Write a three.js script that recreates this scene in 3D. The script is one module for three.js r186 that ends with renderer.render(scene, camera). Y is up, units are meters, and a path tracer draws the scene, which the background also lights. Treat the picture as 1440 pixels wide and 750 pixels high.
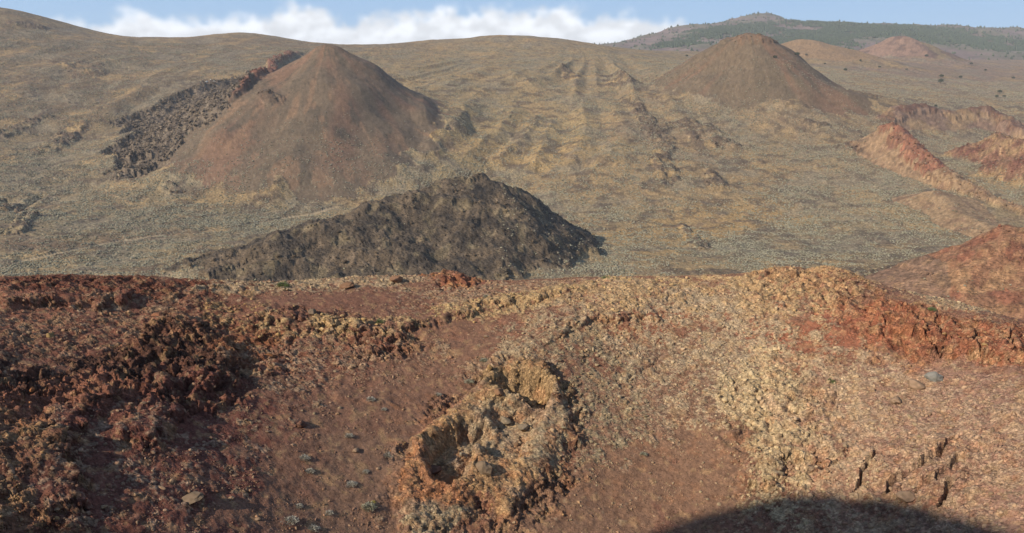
import * as THREE from 'three';
import { mergeGeometries } from 'three/addons/utils/BufferGeometryUtils.js';

// ---------------------------------------------------------------- camera, sky, sun, exposure
const F = 1130, PITCH = Math.atan(245 / F);              // focal length in photo pixels (1440 x 750) and tilt below the level
const scene = new THREE.Scene();
const camera = new THREE.PerspectiveCamera(2 * Math.atan(375 / F) * 180 / Math.PI, 1440 / 750, 0.5, 30000);
camera.position.set(0, 0, 0);
camera.rotation.set(-PITCH, 0, 0);
camera.updateMatrixWorld(true);

const renderer = new THREE.WebGLRenderer({ antialias: true });
renderer.toneMapping = THREE.LinearToneMapping;
renderer.toneMappingExposure = 1.3;
renderer.shadowMap.enabled = true;

const SUN_AZ = 56 * Math.PI / 180, SUN_EL = 29 * Math.PI / 180;   // azimuth to the left of straight behind the viewer
const SUN = new THREE.Vector3(-Math.sin(SUN_AZ) * Math.cos(SUN_EL), Math.sin(SUN_EL), Math.cos(SUN_AZ) * Math.cos(SUN_EL));
const sun = new THREE.DirectionalLight(new THREE.Color(1.0, 0.935, 0.82), 4.9);
sun.position.copy(SUN).multiplyScalar(3000);
sun.castShadow = true;
sun.shadow.radius = 1.1;
sun.shadow.mapSize.set(4096, 4096);
Object.assign(sun.shadow.camera, { left: -2500, right: 2500, top: 2500, bottom: -2500, near: 10, far: 9000 });
scene.add(sun, sun.target);
scene.fog = new THREE.FogExp2(new THREE.Color(0.97, 0.97, 1.0), 0.000045);

// ---------------------------------------------------------------- small helpers
function rng(seed) { let a = seed >>> 0; return () => { a = (a + 0x6d2b79f5) | 0; let t = Math.imul(a ^ (a >>> 15), 1 | a); t = (t + Math.imul(t ^ (t >>> 7), 61 | t)) ^ t; return ((t ^ (t >>> 14)) >>> 0) / 4294967296; }; }
const clamp = (x, a = 0, b = 1) => x < a ? a : x > b ? b : x;
const sstep = (a, b, x) => { const t = clamp((x - a) / (b - a)); return t * t * (3 - 2 * t); };
const lerp = (a, b, t) => a + (b - a) * t;
const smax = (a, b, k) => 0.5 * (a + b + Math.sqrt((a - b) * (a - b) + k * k));
// gradient noise
const PERM = new Uint8Array(512); { const r = rng(7), p = [...Array(256).keys()]; for (let i = 255; i > 0; i--) { const j = Math.floor(r() * (i + 1)); const t = p[i]; p[i] = p[j]; p[j] = t; } for (let i = 0; i < 512; i++) PERM[i] = p[i & 255]; }
function grad(h, x, y, z) { h &= 15; const u = h < 8 ? x : y, v = h < 4 ? y : h === 12 || h === 14 ? x : z; return ((h & 1) ? -u : u) + ((h & 2) ? -v : v); }
function noise(x, y, z) {
  const fx = Math.floor(x), fy = Math.floor(y), fz = Math.floor(z), X = fx & 255, Y = fy & 255, Z = fz & 255; x -= fx; y -= fy; z -= fz;
  const u = x * x * x * (x * (x * 6 - 15) + 10), v = y * y * y * (y * (y * 6 - 15) + 10), w = z * z * z * (z * (z * 6 - 15) + 10);
  const A = PERM[X] + Y, AA = PERM[A] + Z, AB = PERM[A + 1] + Z, B = PERM[X + 1] + Y, BA = PERM[B] + Z, BB = PERM[B + 1] + Z;
  return lerp(lerp(lerp(grad(PERM[AA], x, y, z), grad(PERM[BA], x - 1, y, z), u), lerp(grad(PERM[AB], x, y - 1, z), grad(PERM[BB], x - 1, y - 1, z), u), v),
    lerp(lerp(grad(PERM[AA + 1], x, y, z - 1), grad(PERM[BA + 1], x - 1, y, z - 1), u), lerp(grad(PERM[AB + 1], x, y - 1, z - 1), grad(PERM[BB + 1], x - 1, y - 1, z - 1), u), v), w);
}
function fbm(x, y, z, o, g = 0.5) { let s = 0, a = 1; for (let i = 0; i < o; i++) { s += a * noise(x, y, z); x = x * 2.03 + 11.3; y = y * 2.03 + 5.7; z = z * 2.03 + 3.1; a *= g; } return s; }
function ridged(x, y, z, o, g = 0.5) { let s = 0, a = 1, n = 0; for (let i = 0; i < o; i++) { s += a * (1 - 2 * Math.abs(noise(x, y, z))); n += a; x = x * 2.07 + 7.3; y = y * 2.07 + 1.7; z = z * 2.07 + 9.1; a *= g; } return s / n; }
// cellular: distance to the nearest point and that cell's own random number
const CELL = [0, 0, 0, 0, 0];
function cell(x, z) {
  const ix = Math.floor(x), iz = Math.floor(z); let d1 = 9, d2 = 9, id = 0;
  for (let i = -1; i <= 1; i++) for (let j = -1; j <= 1; j++) {
    const cx = ix + i, cz = iz + j, h = PERM[(PERM[cx & 255] + cz) & 255], h2 = PERM[(h + 57 + (cx & 31)) & 255];
    const dx = cx + h / 255 - x, dz = cz + h2 / 255 - z, d = dx * dx + dz * dz;
    if (d < d1) { d2 = d1; d1 = d; id = PERM[(h + h2) & 255] / 255; CELL[3] = dx; CELL[4] = dz; } else if (d < d2) d2 = d;
  }
  CELL[0] = Math.sqrt(d1); CELL[1] = Math.sqrt(d2); CELL[2] = id;
}
// broken rock: every cell a tilted flat facet of its own height, in [-0.5, 0.5] or so
function facets(x, z) { cell(x, z); const id = CELL[2], a = id * 40.7, f = 1 - sstep(0, 0.10, CELL[1] - CELL[0]); return (id - 0.5) * 0.8 + (Math.cos(a) * CELL[3] + Math.sin(a) * CELL[4]) * 0.9 - 0.25 * f; }
// a pixel gives a direction; the distance (forward, metres) comes with it or from the ground it meets
function dirOf(u, v) { const a = (u - 720) / F, b = (375 - v) / F, c = Math.cos(PITCH), s = Math.sin(PITCH), k = 1 / (b * s + c); return [a * k, (b * c - s) * k]; }   // per metre forward
function at(u, v, d) { const [a, b] = dirOf(u, v); return [a * d, b * d, -d]; }
// thin-plate spline through [x, y, z]
function spline(pts, stiff = 0) {
  const n = pts.length, N = n + 3, S = 0.01, M = [];
  const phi = (r2) => r2 < 1e-12 ? 0 : 0.5 * r2 * Math.log(r2);
  for (let i = 0; i < N; i++) M.push(new Float64Array(N + 1));
  for (let i = 0; i < n; i++) {
    for (let j = 0; j < n; j++) { const dx = (pts[i][0] - pts[j][0]) * S, dz = (pts[i][2] - pts[j][2]) * S; M[i][j] = phi(dx * dx + dz * dz); }
    M[i][i] += stiff; M[i][n] = M[n][i] = 1; M[i][n + 1] = M[n + 1][i] = pts[i][0] * S; M[i][n + 2] = M[n + 2][i] = pts[i][2] * S; M[i][N] = pts[i][1];
  }
  for (let c = 0; c < N; c++) {
    let p = c; for (let r = c + 1; r < N; r++) if (Math.abs(M[r][c]) > Math.abs(M[p][c])) p = r;
    const t = M[c]; M[c] = M[p]; M[p] = t;
    for (let r = c + 1; r < N; r++) { const k = M[r][c] / M[c][c]; if (k) for (let q = c; q <= N; q++) M[r][q] -= k * M[c][q]; }
  }
  const w = new Float64Array(N);
  for (let r = N - 1; r >= 0; r--) { let s = M[r][N]; for (let q = r + 1; q < N; q++) s -= M[r][q] * w[q]; w[r] = s / M[r][r]; }
  const px = pts.map((p) => p[0] * S), pz = pts.map((p) => p[2] * S);
  return (x, z) => { x *= S; z *= S; let s = w[n] + w[n + 1] * x + w[n + 2] * z; for (let i = 0; i < n; i++) { const dx = x - px[i], dz = z - pz[i], r2 = dx * dx + dz * dz; if (r2 > 1e-12) s += w[i] * 0.5 * r2 * Math.log(r2); } return s; };
}
function meet(u, v, height, d0, d1, step) {                // where the line of sight through a pixel meets a height function
  const [a, b] = dirOf(u, v); let p = d0;
  for (let d = d0; d <= d1; d += step) {
    if (b * d < height(a * d, -d)) { let lo = p, hi = d; for (let i = 0; i < 24; i++) { const m = (lo + hi) / 2; if (b * m < height(a * m, -m)) hi = m; else lo = m; } return [a * hi, b * hi, -hi]; }
    p = d;
  }
  return [a * d1, b * d1, -d1];
}
// polyline in plan: nearest distance, signed side (+ on the side (-dz, dx)), place along it (0..1), overshoot past an end, height there
const NEAR = { d: 0, s: 0, t: 0, y: 0 };
class Line {
  constructor(pts, reach) { this.p = pts; this.n = pts.length; this.x0 = 1e9; this.x1 = -1e9; this.z0 = 1e9; this.z1 = -1e9; for (const q of pts) { this.x0 = Math.min(this.x0, q[0] - reach); this.x1 = Math.max(this.x1, q[0] + reach); this.z0 = Math.min(this.z0, q[2] - reach); this.z1 = Math.max(this.z1, q[2] + reach); } }
  near(x, z) {
    if (x < this.x0 || x > this.x1 || z < this.z0 || z > this.z1) return false;
    let best = 1e18; const P = this.p;
    if (this.n === 1) { NEAR.d = Math.hypot(x - P[0][0], z - P[0][2]); NEAR.s = NEAR.d; NEAR.t = 0; NEAR.y = P[0][1]; return true; }
    for (let i = 0; i < this.n - 1; i++) {
      const a = P[i], b = P[i + 1], ex = b[0] - a[0], ez = b[2] - a[2], L = ex * ex + ez * ez, t = clamp(((x - a[0]) * ex + (z - a[2]) * ez) / L);
      const dx = x - a[0] - ex * t, dz = z - a[2] - ez * t, d = dx * dx + dz * dz;
      if (d < best) { best = d; const side = (-ez * dx + ex * dz) >= 0 ? 1 : -1; NEAR.s = side; NEAR.t = (i + t) / (this.n - 1); NEAR.y = a[1] + (b[1] - a[1]) * t; }
    }
    NEAR.d = Math.sqrt(best); NEAR.s *= NEAR.d; return true;
  }
}
Line.prototype.roof = function (x, z, a, b, round) {        // the highest of the flanks that fall away from each piece of the line; leaves the nearest place in NEAR
  const P = this.p; let top = -1e9, best = 1e18, bs = 0, bt = 0, by = 0;
  for (let i = 0; i < this.n - 1; i++) {
    const p = P[i], q = P[i + 1], ex = q[0] - p[0], ez = q[2] - p[2], t = clamp(((x - p[0]) * ex + (z - p[2]) * ez) / (ex * ex + ez * ez)), dx = x - p[0] - ex * t, dz = z - p[2] - ez * t, d = Math.sqrt(dx * dx + dz * dz);
    const sd = (-ez * dx + ex * dz) / Math.sqrt(ex * ex + ez * ez), w = sstep(-12, 12, sd), y = p[1] + (q[1] - p[1]) * t, h = y - lerp(b, a, w) * (Math.sqrt(d * d + round * round) - round);
    if (h > top) { top = h; best = d; bs = sd >= 0 ? 1 : -1; bt = (i + t) / (this.n - 1); by = y; }
  }
  NEAR.d = best; NEAR.s = bs * best; NEAR.t = bt; NEAR.y = by; return top;
};
function inside(poly, x, z) {                              // signed distance to a closed outline: + inside
  let d = 1e18, c = false;
  for (let i = 0, j = poly.length - 1; i < poly.length; j = i++) {
    const a = poly[j], b = poly[i], ex = b[0] - a[0], ez = b[2] - a[2], t = clamp(((x - a[0]) * ex + (z - a[2]) * ez) / (ex * ex + ez * ez)), dx = x - a[0] - ex * t, dz = z - a[2] - ez * t;
    d = Math.min(d, dx * dx + dz * dz);
    if ((a[2] > z) !== (b[2] > z) && x < a[0] + ex * (z - a[2]) / ez) c = !c;
  }
  return c ? Math.sqrt(d) : -Math.sqrt(d);
}
const USED = new Map();
function named(o, name) { const k = USED.get(name) ?? 0; USED.set(name, k + 1); o.name = k ? name + '_' + String(k).padStart(3, '0') : name; return o; }
function thing(o, name, label, category, group, kind) {
  named(o, name); o.userData.label = label; if (category) o.userData.category = category; if (group) o.userData.group = group; if (kind) o.userData.kind = kind;
  o.traverse((m) => { if (m.isMesh) { m.castShadow = true; m.receiveShadow = true; } }); scene.add(o); return o;
}
// a sheet of vertices, split into one mesh for each piece of ground it shows
function normalsOf(pos, nx, nz) {
  const n = new Float32Array(nx * nz * 3);
  for (let j = 0; j < nz; j++) for (let i = 0; i < nx; i++) {
    const l = 3 * (j * nx + Math.max(0, i - 1)), r = 3 * (j * nx + Math.min(nx - 1, i + 1)), a = 3 * (Math.max(0, j - 1) * nx + i), b = 3 * (Math.min(nz - 1, j + 1) * nx + i);
    const ux = pos[r] - pos[l], uy = pos[r + 1] - pos[l + 1], uz = pos[r + 2] - pos[l + 2], vx = pos[b] - pos[a], vy = pos[b + 1] - pos[a + 1], vz = pos[b + 2] - pos[a + 2];
    const x = uy * vz - uz * vy, y = uz * vx - ux * vz, z = ux * vy - uy * vx; const L = Math.hypot(x, y, z) || 1, k = 3 * (j * nx + i);
    n[k] = x / L; n[k + 1] = y / L; n[k + 2] = z / L;
  }
  return n;
}
function splitSheet(pos, col, kindOf, nx, nz) {
  const nor = normalsOf(pos, nx, nz);
  const lists = new Map();
  for (let j = 0; j < nz - 1; j++) for (let i = 0; i < nx - 1; i++) {
    const a = j * nx + i, k = kindOf[a]; if (k === 255) continue;
    let l = lists.get(k); if (!l) lists.set(k, l = []);
    if ((i + j) & 1) l.push(a, a + 1, a + nx, a + 1, a + nx + 1, a + nx); else l.push(a, a + 1, a + nx + 1, a, a + nx + 1, a + nx);
  }
  const out = new Map(), map = new Int32Array(nx * nz);
  for (const [k, l] of lists) {
    map.fill(-1); let c = 0; const idx = new Uint32Array(l.length), from = [];
    for (let i = 0; i < l.length; i++) { const v = l[i]; if (map[v] < 0) { map[v] = c++; from.push(v); } idx[i] = map[v]; }
    const p = new Float32Array(c * 3), n = new Float32Array(c * 3), cc = new Float32Array(c * 3);
    for (let i = 0; i < c; i++) for (let q = 0; q < 3; q++) { p[3 * i + q] = pos[3 * from[i] + q]; n[3 * i + q] = nor[3 * from[i] + q]; cc[3 * i + q] = col[3 * from[i] + q]; }
    const uv = new Float32Array(c * 2); for (let i = 0; i < c; i++) { uv[2 * i] = p[3 * i] + 0.25 * p[3 * i + 1]; uv[2 * i + 1] = -p[3 * i + 2] + 0.9 * p[3 * i + 1]; }
    const g = new THREE.BufferGeometry(); g.setAttribute('uv', new THREE.BufferAttribute(uv, 2)); g.setAttribute('position', new THREE.BufferAttribute(p, 3)); g.setAttribute('normal', new THREE.BufferAttribute(n, 3)); g.setAttribute('color', new THREE.BufferAttribute(cc, 3)); g.setIndex(new THREE.BufferAttribute(idx, 1));
    out.set(k, g);
  }
  return { out, nor };
}
// grain of the ground: loose grit too fine to build, as tone and relief that tile over `metres`
function grit(N, metres, seed, count, r0, r1, pow, deep, mottle) {
  const tone = new Float32Array(N * N).fill(0.5), high = new Float32Array(N * N), r = rng(seed), px = N / metres;
  for (let j = 0; j < N; j++) for (let i = 0; i < N; i++) { const a = i / N * 6.2832, b = j / N * 6.2832, X = Math.cos(a), Y = Math.sin(a), Z = Math.cos(b), W = Math.sin(b); const n = noise(X * 9 + W * 7, Y * 9 + 3, Z * 9 + W * 5) * 0.6 + noise(X * 31 + W * 17, Y * 31 + Z * 29, W * 31 + X * 11) * 0.4; const w = r(); tone[j * N + i] = 0.55 * (1 + mottle * n) * (0.86 + 0.28 * w); high[j * N + i] = 0.25 + 0.12 * n + 0.08 * w; }
  for (let n = 0; n < count; n++) {
    const R = (r0 + (r1 - r0) * Math.pow(r(), pow)) * px, cx = r() * N, cy = r() * N, sides = 4 + Math.floor(r() * 4), t = 0.36 + 0.42 * r(), top = 0.35 + 0.6 * r() * Math.min(1, R / (r1 * px) + 0.35), ta = r() * 6.28, tl = (0.25 + 0.5 * r()) / R, edges = [];
    for (let k = 0; k < sides; k++) { const a = (k + r() * 0.7) / sides * 6.28; edges.push([Math.cos(a), Math.sin(a), R * (0.6 + 0.4 * r())]); }
    const S = Math.ceil(R);
    for (let y = -S; y <= S; y++) for (let x = -S; x <= S; x++) {
      let e = 1e9; for (const q of edges) e = Math.min(e, q[2] - x * q[0] - y * q[1]); if (e < 0 || x * x + y * y > R * R) continue;
      const o = ((Math.floor(cy) + y + N) % N) * N + (Math.floor(cx) + x + N) % N, h = Math.min(1, top * Math.min(1, 0.3 + e / (R * 0.35)) * (1 + 0.5 * tl * (x * Math.cos(ta) + y * Math.sin(ta))));
      if (h > high[o] - 0.1) { high[o] = h; tone[o] = t * (0.93 + 0.14 * ((x * 7 + y * 13) & 7) / 7); }
    }
  }
  const A = new Uint8Array(N * N * 4), B = new Uint8Array(N * N * 4);
  for (let i = 0; i < N * N; i++) { const q = 255 * clamp(tone[i]), h = 255 * clamp(high[i]); A[4 * i] = A[4 * i + 1] = A[4 * i + 2] = q; B[4 * i] = B[4 * i + 1] = B[4 * i + 2] = h; A[4 * i + 3] = B[4 * i + 3] = 255; }
  const make = (d) => { const t = new THREE.DataTexture(d, N, N, THREE.RGBAFormat); t.wrapS = t.wrapT = THREE.RepeatWrapping; t.repeat.set(1 / metres, 1 / metres); t.magFilter = THREE.LinearFilter; t.minFilter = THREE.LinearFilter; t.needsUpdate = true; return t; };
  return new THREE.MeshPhysicalMaterial({ color: new THREE.Color().setRGB(2.32, 2.32, 2.32), map: make(A), bumpMap: make(B), bumpScale: deep, specularIntensity: 0.25, vertexColors: true, roughness: 1 });
}
const crustMat = grit(2048, 13, 11, 30000, 0.02, 0.20, 3.2, 0.17, 0.5), screeMat = grit(1024, 9, 12, 14000, 0.012, 0.09, 3.5, 0.06, 0.3), valleyMat = grit(1024, 150, 13, 10000, 0.3, 1.9, 2.2, 0.9, 0.6), coneMat = grit(1024, 130, 14, 6000, 0.25, 1.2, 3, 0.35, 0.4);
const groundMat = new THREE.MeshPhysicalMaterial({ specularIntensity: 0.25, vertexColors: true, roughness: 1 });
const mix3 = (c, k, t) => { c[0] += (k[0] - c[0]) * t; c[1] += (k[1] - c[1]) * t; c[2] += (k[2] - c[2]) * t; };


// ---------------------------------------------------------------- sky: clear blue with a bank of cloud lying behind the ridge
{
  const W = 2048, H = 1024, data = new Float32Array(W * H * 4), top = [];
  const rise = [[-180, 2.2], [-60, 2.5], [-36, 4.0], [-27.5, 4.55], [-24, 5.3], [-20, 5.0], [-17, 5.55], [-13.5, 6.2], [-11.2, 5.2], [-8, 5.6], [-4.5, 6.05], [-1, 5.9], [3, 6.0], [7, 5.65], [11.5, 5.0], [13, 2.8], [17, 2.0], [180, 2.2]];
  const topAt = (az) => { for (let i = 1; i < rise.length; i++) if (az <= rise[i][0]) { const [a, y] = rise[i - 1], [b, q] = rise[i], t = (az - a) / (b - a); return y + (q - y) * t * t * (3 - 2 * t); } return 2; };
  for (let j = 0; j < H; j++) {
    const el = ((j + 0.5) / H - 0.5) * 180, s = Math.sin(el * Math.PI / 180), e = Math.max(el, 0);
    for (let i = 0; i < W; i++) {
      const th = ((i + 0.5) / W - 0.5) * 2 * Math.PI;               // x = cos, z = sin
      const az = Math.atan2(Math.cos(th), -Math.sin(th)) * 180 / Math.PI;   // degrees to the right of straight ahead
      const t = Math.exp(-e / 9), u = Math.exp(-e / 28);
      let r = 0.155 + 0.06 * u + 0.15 * t, g = 0.235 + 0.175 * u + 0.13 * t, b = 0.43 + 0.27 * u + 0.02 * t;
      const ca = Math.cos(th), sa = Math.sin(th);
      if (el > -2 && el < 9) {
        const puff = fbm(ca * 26, el * 0.55, sa * 26, 5, 0.55), fine = fbm(ca * 90 + 3, el * 1.5, sa * 90, 3, 0.5);
        const edge = topAt(az) - 0.35 + puff * 0.75 + fine * 0.34 - el;
        const soft = 0.5 + 0.4 * (0.5 + puff), c = 0.97 * sstep(-0.2, soft, edge);
        const lum = 0.72 + 0.24 * clamp(0.5 + fbm(ca * 30 + 9, el * 1.1, sa * 30, 5, 0.6) * 1.3) - 0.08 * sstep(0.8, 2.6, edge);
        r = lerp(r, lum * 0.93, c); g = lerp(g, lum * 0.96, c); b = lerp(b, lum, c);
      }
      if (el < -1) { const k = sstep(-1, -6, el); r = lerp(r, 0.20, k); g = lerp(g, 0.17, k); b = lerp(b, 0.14, k); }
      const o = 4 * (j * W + i); data[o] = r; data[o + 1] = g; data[o + 2] = b; data[o + 3] = 1;
    }
  }
  const sky = new THREE.DataTexture(data, W, H, THREE.RGBAFormat, THREE.FloatType);
  sky.mapping = THREE.EquirectangularReflectionMapping; sky.magFilter = THREE.LinearFilter; sky.minFilter = THREE.LinearFilter; sky.wrapS = THREE.RepeatWrapping; sky.needsUpdate = true;
  scene.background = sky; scene.environment = sky;
}


// ================================================================ THE NEAR CRATER
const crest = [[-160, 392, 78], [0, 390, 84], [100, 388, 88], [200, 389, 91], [300, 395, 94], [400, 396, 96], [500, 390, 98], [600, 388, 100], [700, 396, 100], [800, 391, 101], [900, 390, 101], [1000, 387, 101], [1100, 383, 100], [1160, 380, 99], [1200, 391, 96], [1250, 405, 93], [1300, 418, 90], [1360, 432, 85], [1440, 455, 79], [1600, 500, 70]];
const nearPts = [
  // centre wall, terrace and ledge
  [600, 440, 89], [600, 467, 85], [600, 540, 77], [600, 640, 67.3], [600, 750, 59.6], [460, 430, 88], [460, 462, 83.5], [460, 540, 74.5], [450, 640, 64.5], [440, 750, 56.5],
  [750, 430, 91], [760, 500, 82], [760, 560, 76.5], [760, 640, 69.6], [760, 750, 61.2], [900, 450, 89], [900, 540, 80], [900, 640, 71.5], [900, 750, 63],
  // left wall, turning towards the viewer
  [350, 470, 81], [350, 540, 70.5], [330, 620, 62.8], [320, 750, 52.8], [220, 450, 80], [220, 520, 70.5], [220, 620, 58.8], [220, 750, 49.8], [100, 450, 76], [100, 540, 64.5], [100, 640, 55], [100, 750, 48], [0, 450, 73], [0, 540, 61], [0, 640, 52.5], [0, 750, 46], [-160, 540, 55], [-160, 750, 41],
  // right wall
  [1050, 450, 88], [1050, 560, 77], [1050, 660, 69], [1050, 750, 62.5], [1160, 450, 86.5], [1160, 560, 75], [1160, 690, 64.5], [1160, 750, 60], [1300, 480, 80], [1300, 560, 71.5], [1300, 660, 62], [1300, 750, 56.5], [1440, 520, 69.5], [1440, 620, 60.5], [1440, 750, 51], [1600, 600, 58], [1600, 750, 47],
].map(([u, v, d]) => at(u, v, d));
for (const [u, v, d] of crest) { const p = at(u, v, d); nearPts.push(p, [p[0] * (1 + 11 / d), p[1] - 5.2, p[2] - 11], [p[0] * (1 + 34 / d), p[1] - 21, p[2] - 34]); }
// the floor and the viewer's own side of the crater, below the picture
nearPts.push([-6, -38.5, -50], [14, -38.5, -50], [-22, -31, -38], [32, -34, -38], [0, -31, -34], [0, -18, -17], [0, -6.5, -5.5], [0, -1.75, 0.6], [-16, -14, -14], [18, -15, -14], [-14, -3.5, 2], [16, -4.5, 2], [-36, -16, -22], [44, -20, -22], [-60, -4, 0], [60, -8, 0], [0, -4, 14], [-50, 0, 20], [50, -10, 20], [0, -14, 40]);
const nearBase = spline(nearPts, 0.0015);
const nearAt = (u, v) => meet(u, v, nearBase, 38, 112, 0.5);
const nearLine = (pts, reach) => new Line(pts.map(([u, v]) => nearAt(u, v)), reach);
const nearPoly = (pts) => pts.map(([u, v]) => nearAt(u, v));

// ledges: the ground is high on one side of the line and drops off at it
const ledges = [
  [[[236, 440], [275, 470], [320, 503], [308, 530], [272, 575]], 0.95, 1.4, 3.0],
  [[[196, 478], [230, 500], [216, 520], [190, 538], [236, 562], [252, 590], [218, 618], [150, 622]], 0.95, 1.4, 2.8],
  [[[140, 560], [128, 590], [112, 606], [78, 628], [82, 655], [100, 690], [118, 750]], 1.0, 1.3, 2.8],
  [[[190, 420], [140, 432], [70, 425], [0, 432]], 0.9, 1.2, 3],
  [[[850, 411], [760, 424], [700, 430], [640, 446], [590, 462], [556, 474], [520, 472], [480, 464], [440, 462], [385, 450], [345, 448]], 0.8, 1.0, 2.4],
  [[[565, 505], [545, 492], [520, 500]], 0.6, 0.8, 2],
  [[[1450, 500], [1405, 506], [1370, 500], [1325, 498], [1300, 482], [1278, 468], [1240, 476]], 1.0, 1.3, 3.0],
  [[[1160, 668], [1132, 650], [1108, 646], [1086, 662], [1080, 690]], 0.9, 0.9, 2.6],
  [[[930, 455], [890, 452], [850, 458], [800, 476], [770, 496]], 0.55, 0.35, 1.8],
  [[[560, 572], [520, 566], [470, 560]], 0.25, 0.4, 1.5],
].map(([p, h, w, l]) => ({ line: nearLine(p, l * 3.2), h, w, l }));
// long swells of the ground
const swells = [
  [[[880, 415], [830, 440], [790, 470], [760, 505], [735, 530]], 1.0, 5],
  [[[700, 385], [745, 380], [790, 378], [840, 386]], 1.0, 3.0],
  [[[600, 388], [640, 394]], 0.9, 2.0],
  [[[1090, 385], [1150, 380], [1180, 390]], 0.6, 3],
  [[[20, 640], [40, 690]], 0.7, 4], [[[150, 560], [170, 590]], 0.7, 3.5], [[[265, 510], [270, 540]], 0.6, 3],
].map(([p, h, w]) => ({ line: nearLine(p, w * 2.5), h, w }));
// open cracks
const cracks = [
  [[[1235, 634], [1217, 652], [1212, 672], [1203, 696]], 1.1, 0.30], [[[1345, 618], [1322, 634], [1306, 650], [1284, 660], [1256, 678], [1240, 696]], 1.5, 0.60],
  [[[1362, 640], [1340, 655], [1326, 668], [1322, 680]], 1.2, 0.40], [[[1368, 668], [1336, 680], [1330, 700], [1322, 716]], 1.2, 0.36], [[[1312, 676], [1290, 688], [1278, 702]], 1.0, 0.32],
  [[[1276, 438], [1292, 462], [1304, 484], [1320, 506]], 1.2, 0.30], [[[1316, 446], [1318, 470], [1328, 492]], 0.9, 0.24], [[[1374, 468], [1372, 490], [1380, 508]], 1.0, 0.24], [[[1330, 455], [1362, 472]], 0.7, 0.2], [[[1244, 450], [1242, 480]], 0.6, 0.2], [[[1420, 470], [1424, 500]], 0.8, 0.24],
  [[[1100, 640], [1106, 668]], 0.7, 0.22], [[[255, 460], [290, 492]], 0.9, 0.35], [[[930, 500], [880, 540]], 0.3, 0.3],
].map(([p, h, w]) => ({ line: nearLine(p, 3.5), h, w }));
// the broken vent: a raised shell round two hollows
const shell = nearPoly([[560, 700], [566, 655], [582, 626], [632, 582], [688, 544], [728, 526], [776, 538], [797, 578], [800, 625], [775, 660], [742, 690], [716, 732], [702, 728], [690, 702], [664, 704], [650, 742], [600, 770], [574, 760]]);
const hollowA = nearPoly([[688, 556], [700, 540], [728, 533], [764, 540], [782, 566], [770, 584], [742, 578], [714, 566]]);
const hollowB = nearPoly([[596, 640], [602, 622], [624, 607], [650, 600], [682, 596], [690, 610], [668, 640], [660, 668], [634, 692], [610, 684], [598, 662]]);
const hollowC = nearPoly([[690, 575], [770, 580], [752, 625], [730, 652], [680, 648], [668, 622], [684, 600]]);
const shellMid = nearAt(685, 640);

// fields over the ground: [points, radius in metres, values]; later strokes lie over earlier ones
const strokes = (list) => list.map(([p, r, v]) => ({ line: nearLine(p, r * 1.6), r, v }));
// rough: how craggy; crust: how much of the ground is covered by pale clods
const roughness = strokes([
  [[[60, 400], [160, 405], [260, 410]], 5, 0.55], [[[60, 480], [180, 470], [260, 470]], 6, 0.38], [[[40, 560], [150, 570], [240, 540], [290, 500]], 6.5, 1.0], [[[40, 690], [60, 620]], 5.5, 0.6], [[[170, 660], [260, 640]], 6, 0.3],
  [[[420, 455], [560, 480]], 3.5, 0.6], [[[350, 460], [380, 500]], 4, 0.6], [[[620, 395], [650, 400]], 2.4, 0.85], [[[720, 388], [840, 384]], 3, 0.85], [[[1240, 450], [1320, 470], [1430, 480]], 5, 0.72], [[[1100, 400], [1180, 410]], 5, 0.75], [[[1100, 560], [1110, 650]], 5, 0.65],
  [[[600, 690], [640, 600], [720, 545], [780, 580], [760, 660], [700, 700]], 3.2, 0.85], [[[1300, 650], [1360, 660]], 6, 0.55],
]);
const crustiness = strokes([
  [[[0, 400], [140, 400], [280, 402]], 6, 0.35], [[[40, 470], [150, 470], [240, 450]], 7, 0.55], [[[200, 530], [100, 570]], 5, 0.22], [[[30, 640], [60, 700]], 5, 0.5], [[[210, 650], [280, 620], [270, 700]], 6, 0.38],
  [[[330, 402], [450, 400], [580, 392]], 3.2, 0.75], [[[390, 452], [480, 472], [560, 470]], 2.6, 0.75], [[[360, 520], [470, 510], [540, 510]], 5, 0.5], [[[420, 430], [520, 425]], 3.2, 0.12], [[[640, 420], [760, 405], [850, 405]], 3.5, 0.65], [[[640, 445], [760, 425], [850, 412]], 2.4, 0.8],
  [[[640, 490], [560, 570], [470, 650], [420, 740]], 5.5, 0.10], [[[560, 520], [600, 500]], 3.5, 0.4], [[[830, 450], [770, 500], [720, 535]], 4.5, 0.7], [[[850, 560], [830, 620]], 5, 0.55], [[[900, 430], [1040, 420], [1150, 400]], 7, 0.8], [[[900, 500], [1000, 500], [1080, 520]], 7, 0.7], [[[1000, 570], [940, 620]], 6, 0.55],
  [[[1090, 540], [1100, 600], [1110, 680]], 5, 0.95], [[[780, 720], [900, 700], [1000, 660]], 4.5, 0.14], [[[1200, 540], [1230, 600], [1220, 680]], 6, 0.7], [[[1330, 600], [1420, 640]], 7, 0.66], [[[1270, 440], [1440, 490]], 4.5, 0.45], [[[1260, 400], [1340, 430]], 3, 0.8], [[[1150, 720], [1300, 730]], 5, 0.6],
]);
const PALE = [0.37, 0.265, 0.140], BEIGE = [0.29, 0.205, 0.115], OCHRE = [0.29, 0.172, 0.072], ORANGE = [0.26, 0.102, 0.038], RED = [0.150, 0.055, 0.030], GREY = [0.245, 0.185, 0.105], BRICK = [0.165, 0.064, 0.036];
const SCREE = [0.140, 0.068, 0.040], PLUM = [0.105, 0.037, 0.024], SAND = [0.175, 0.088, 0.050], DARK = [0.062, 0.028, 0.018];
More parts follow.
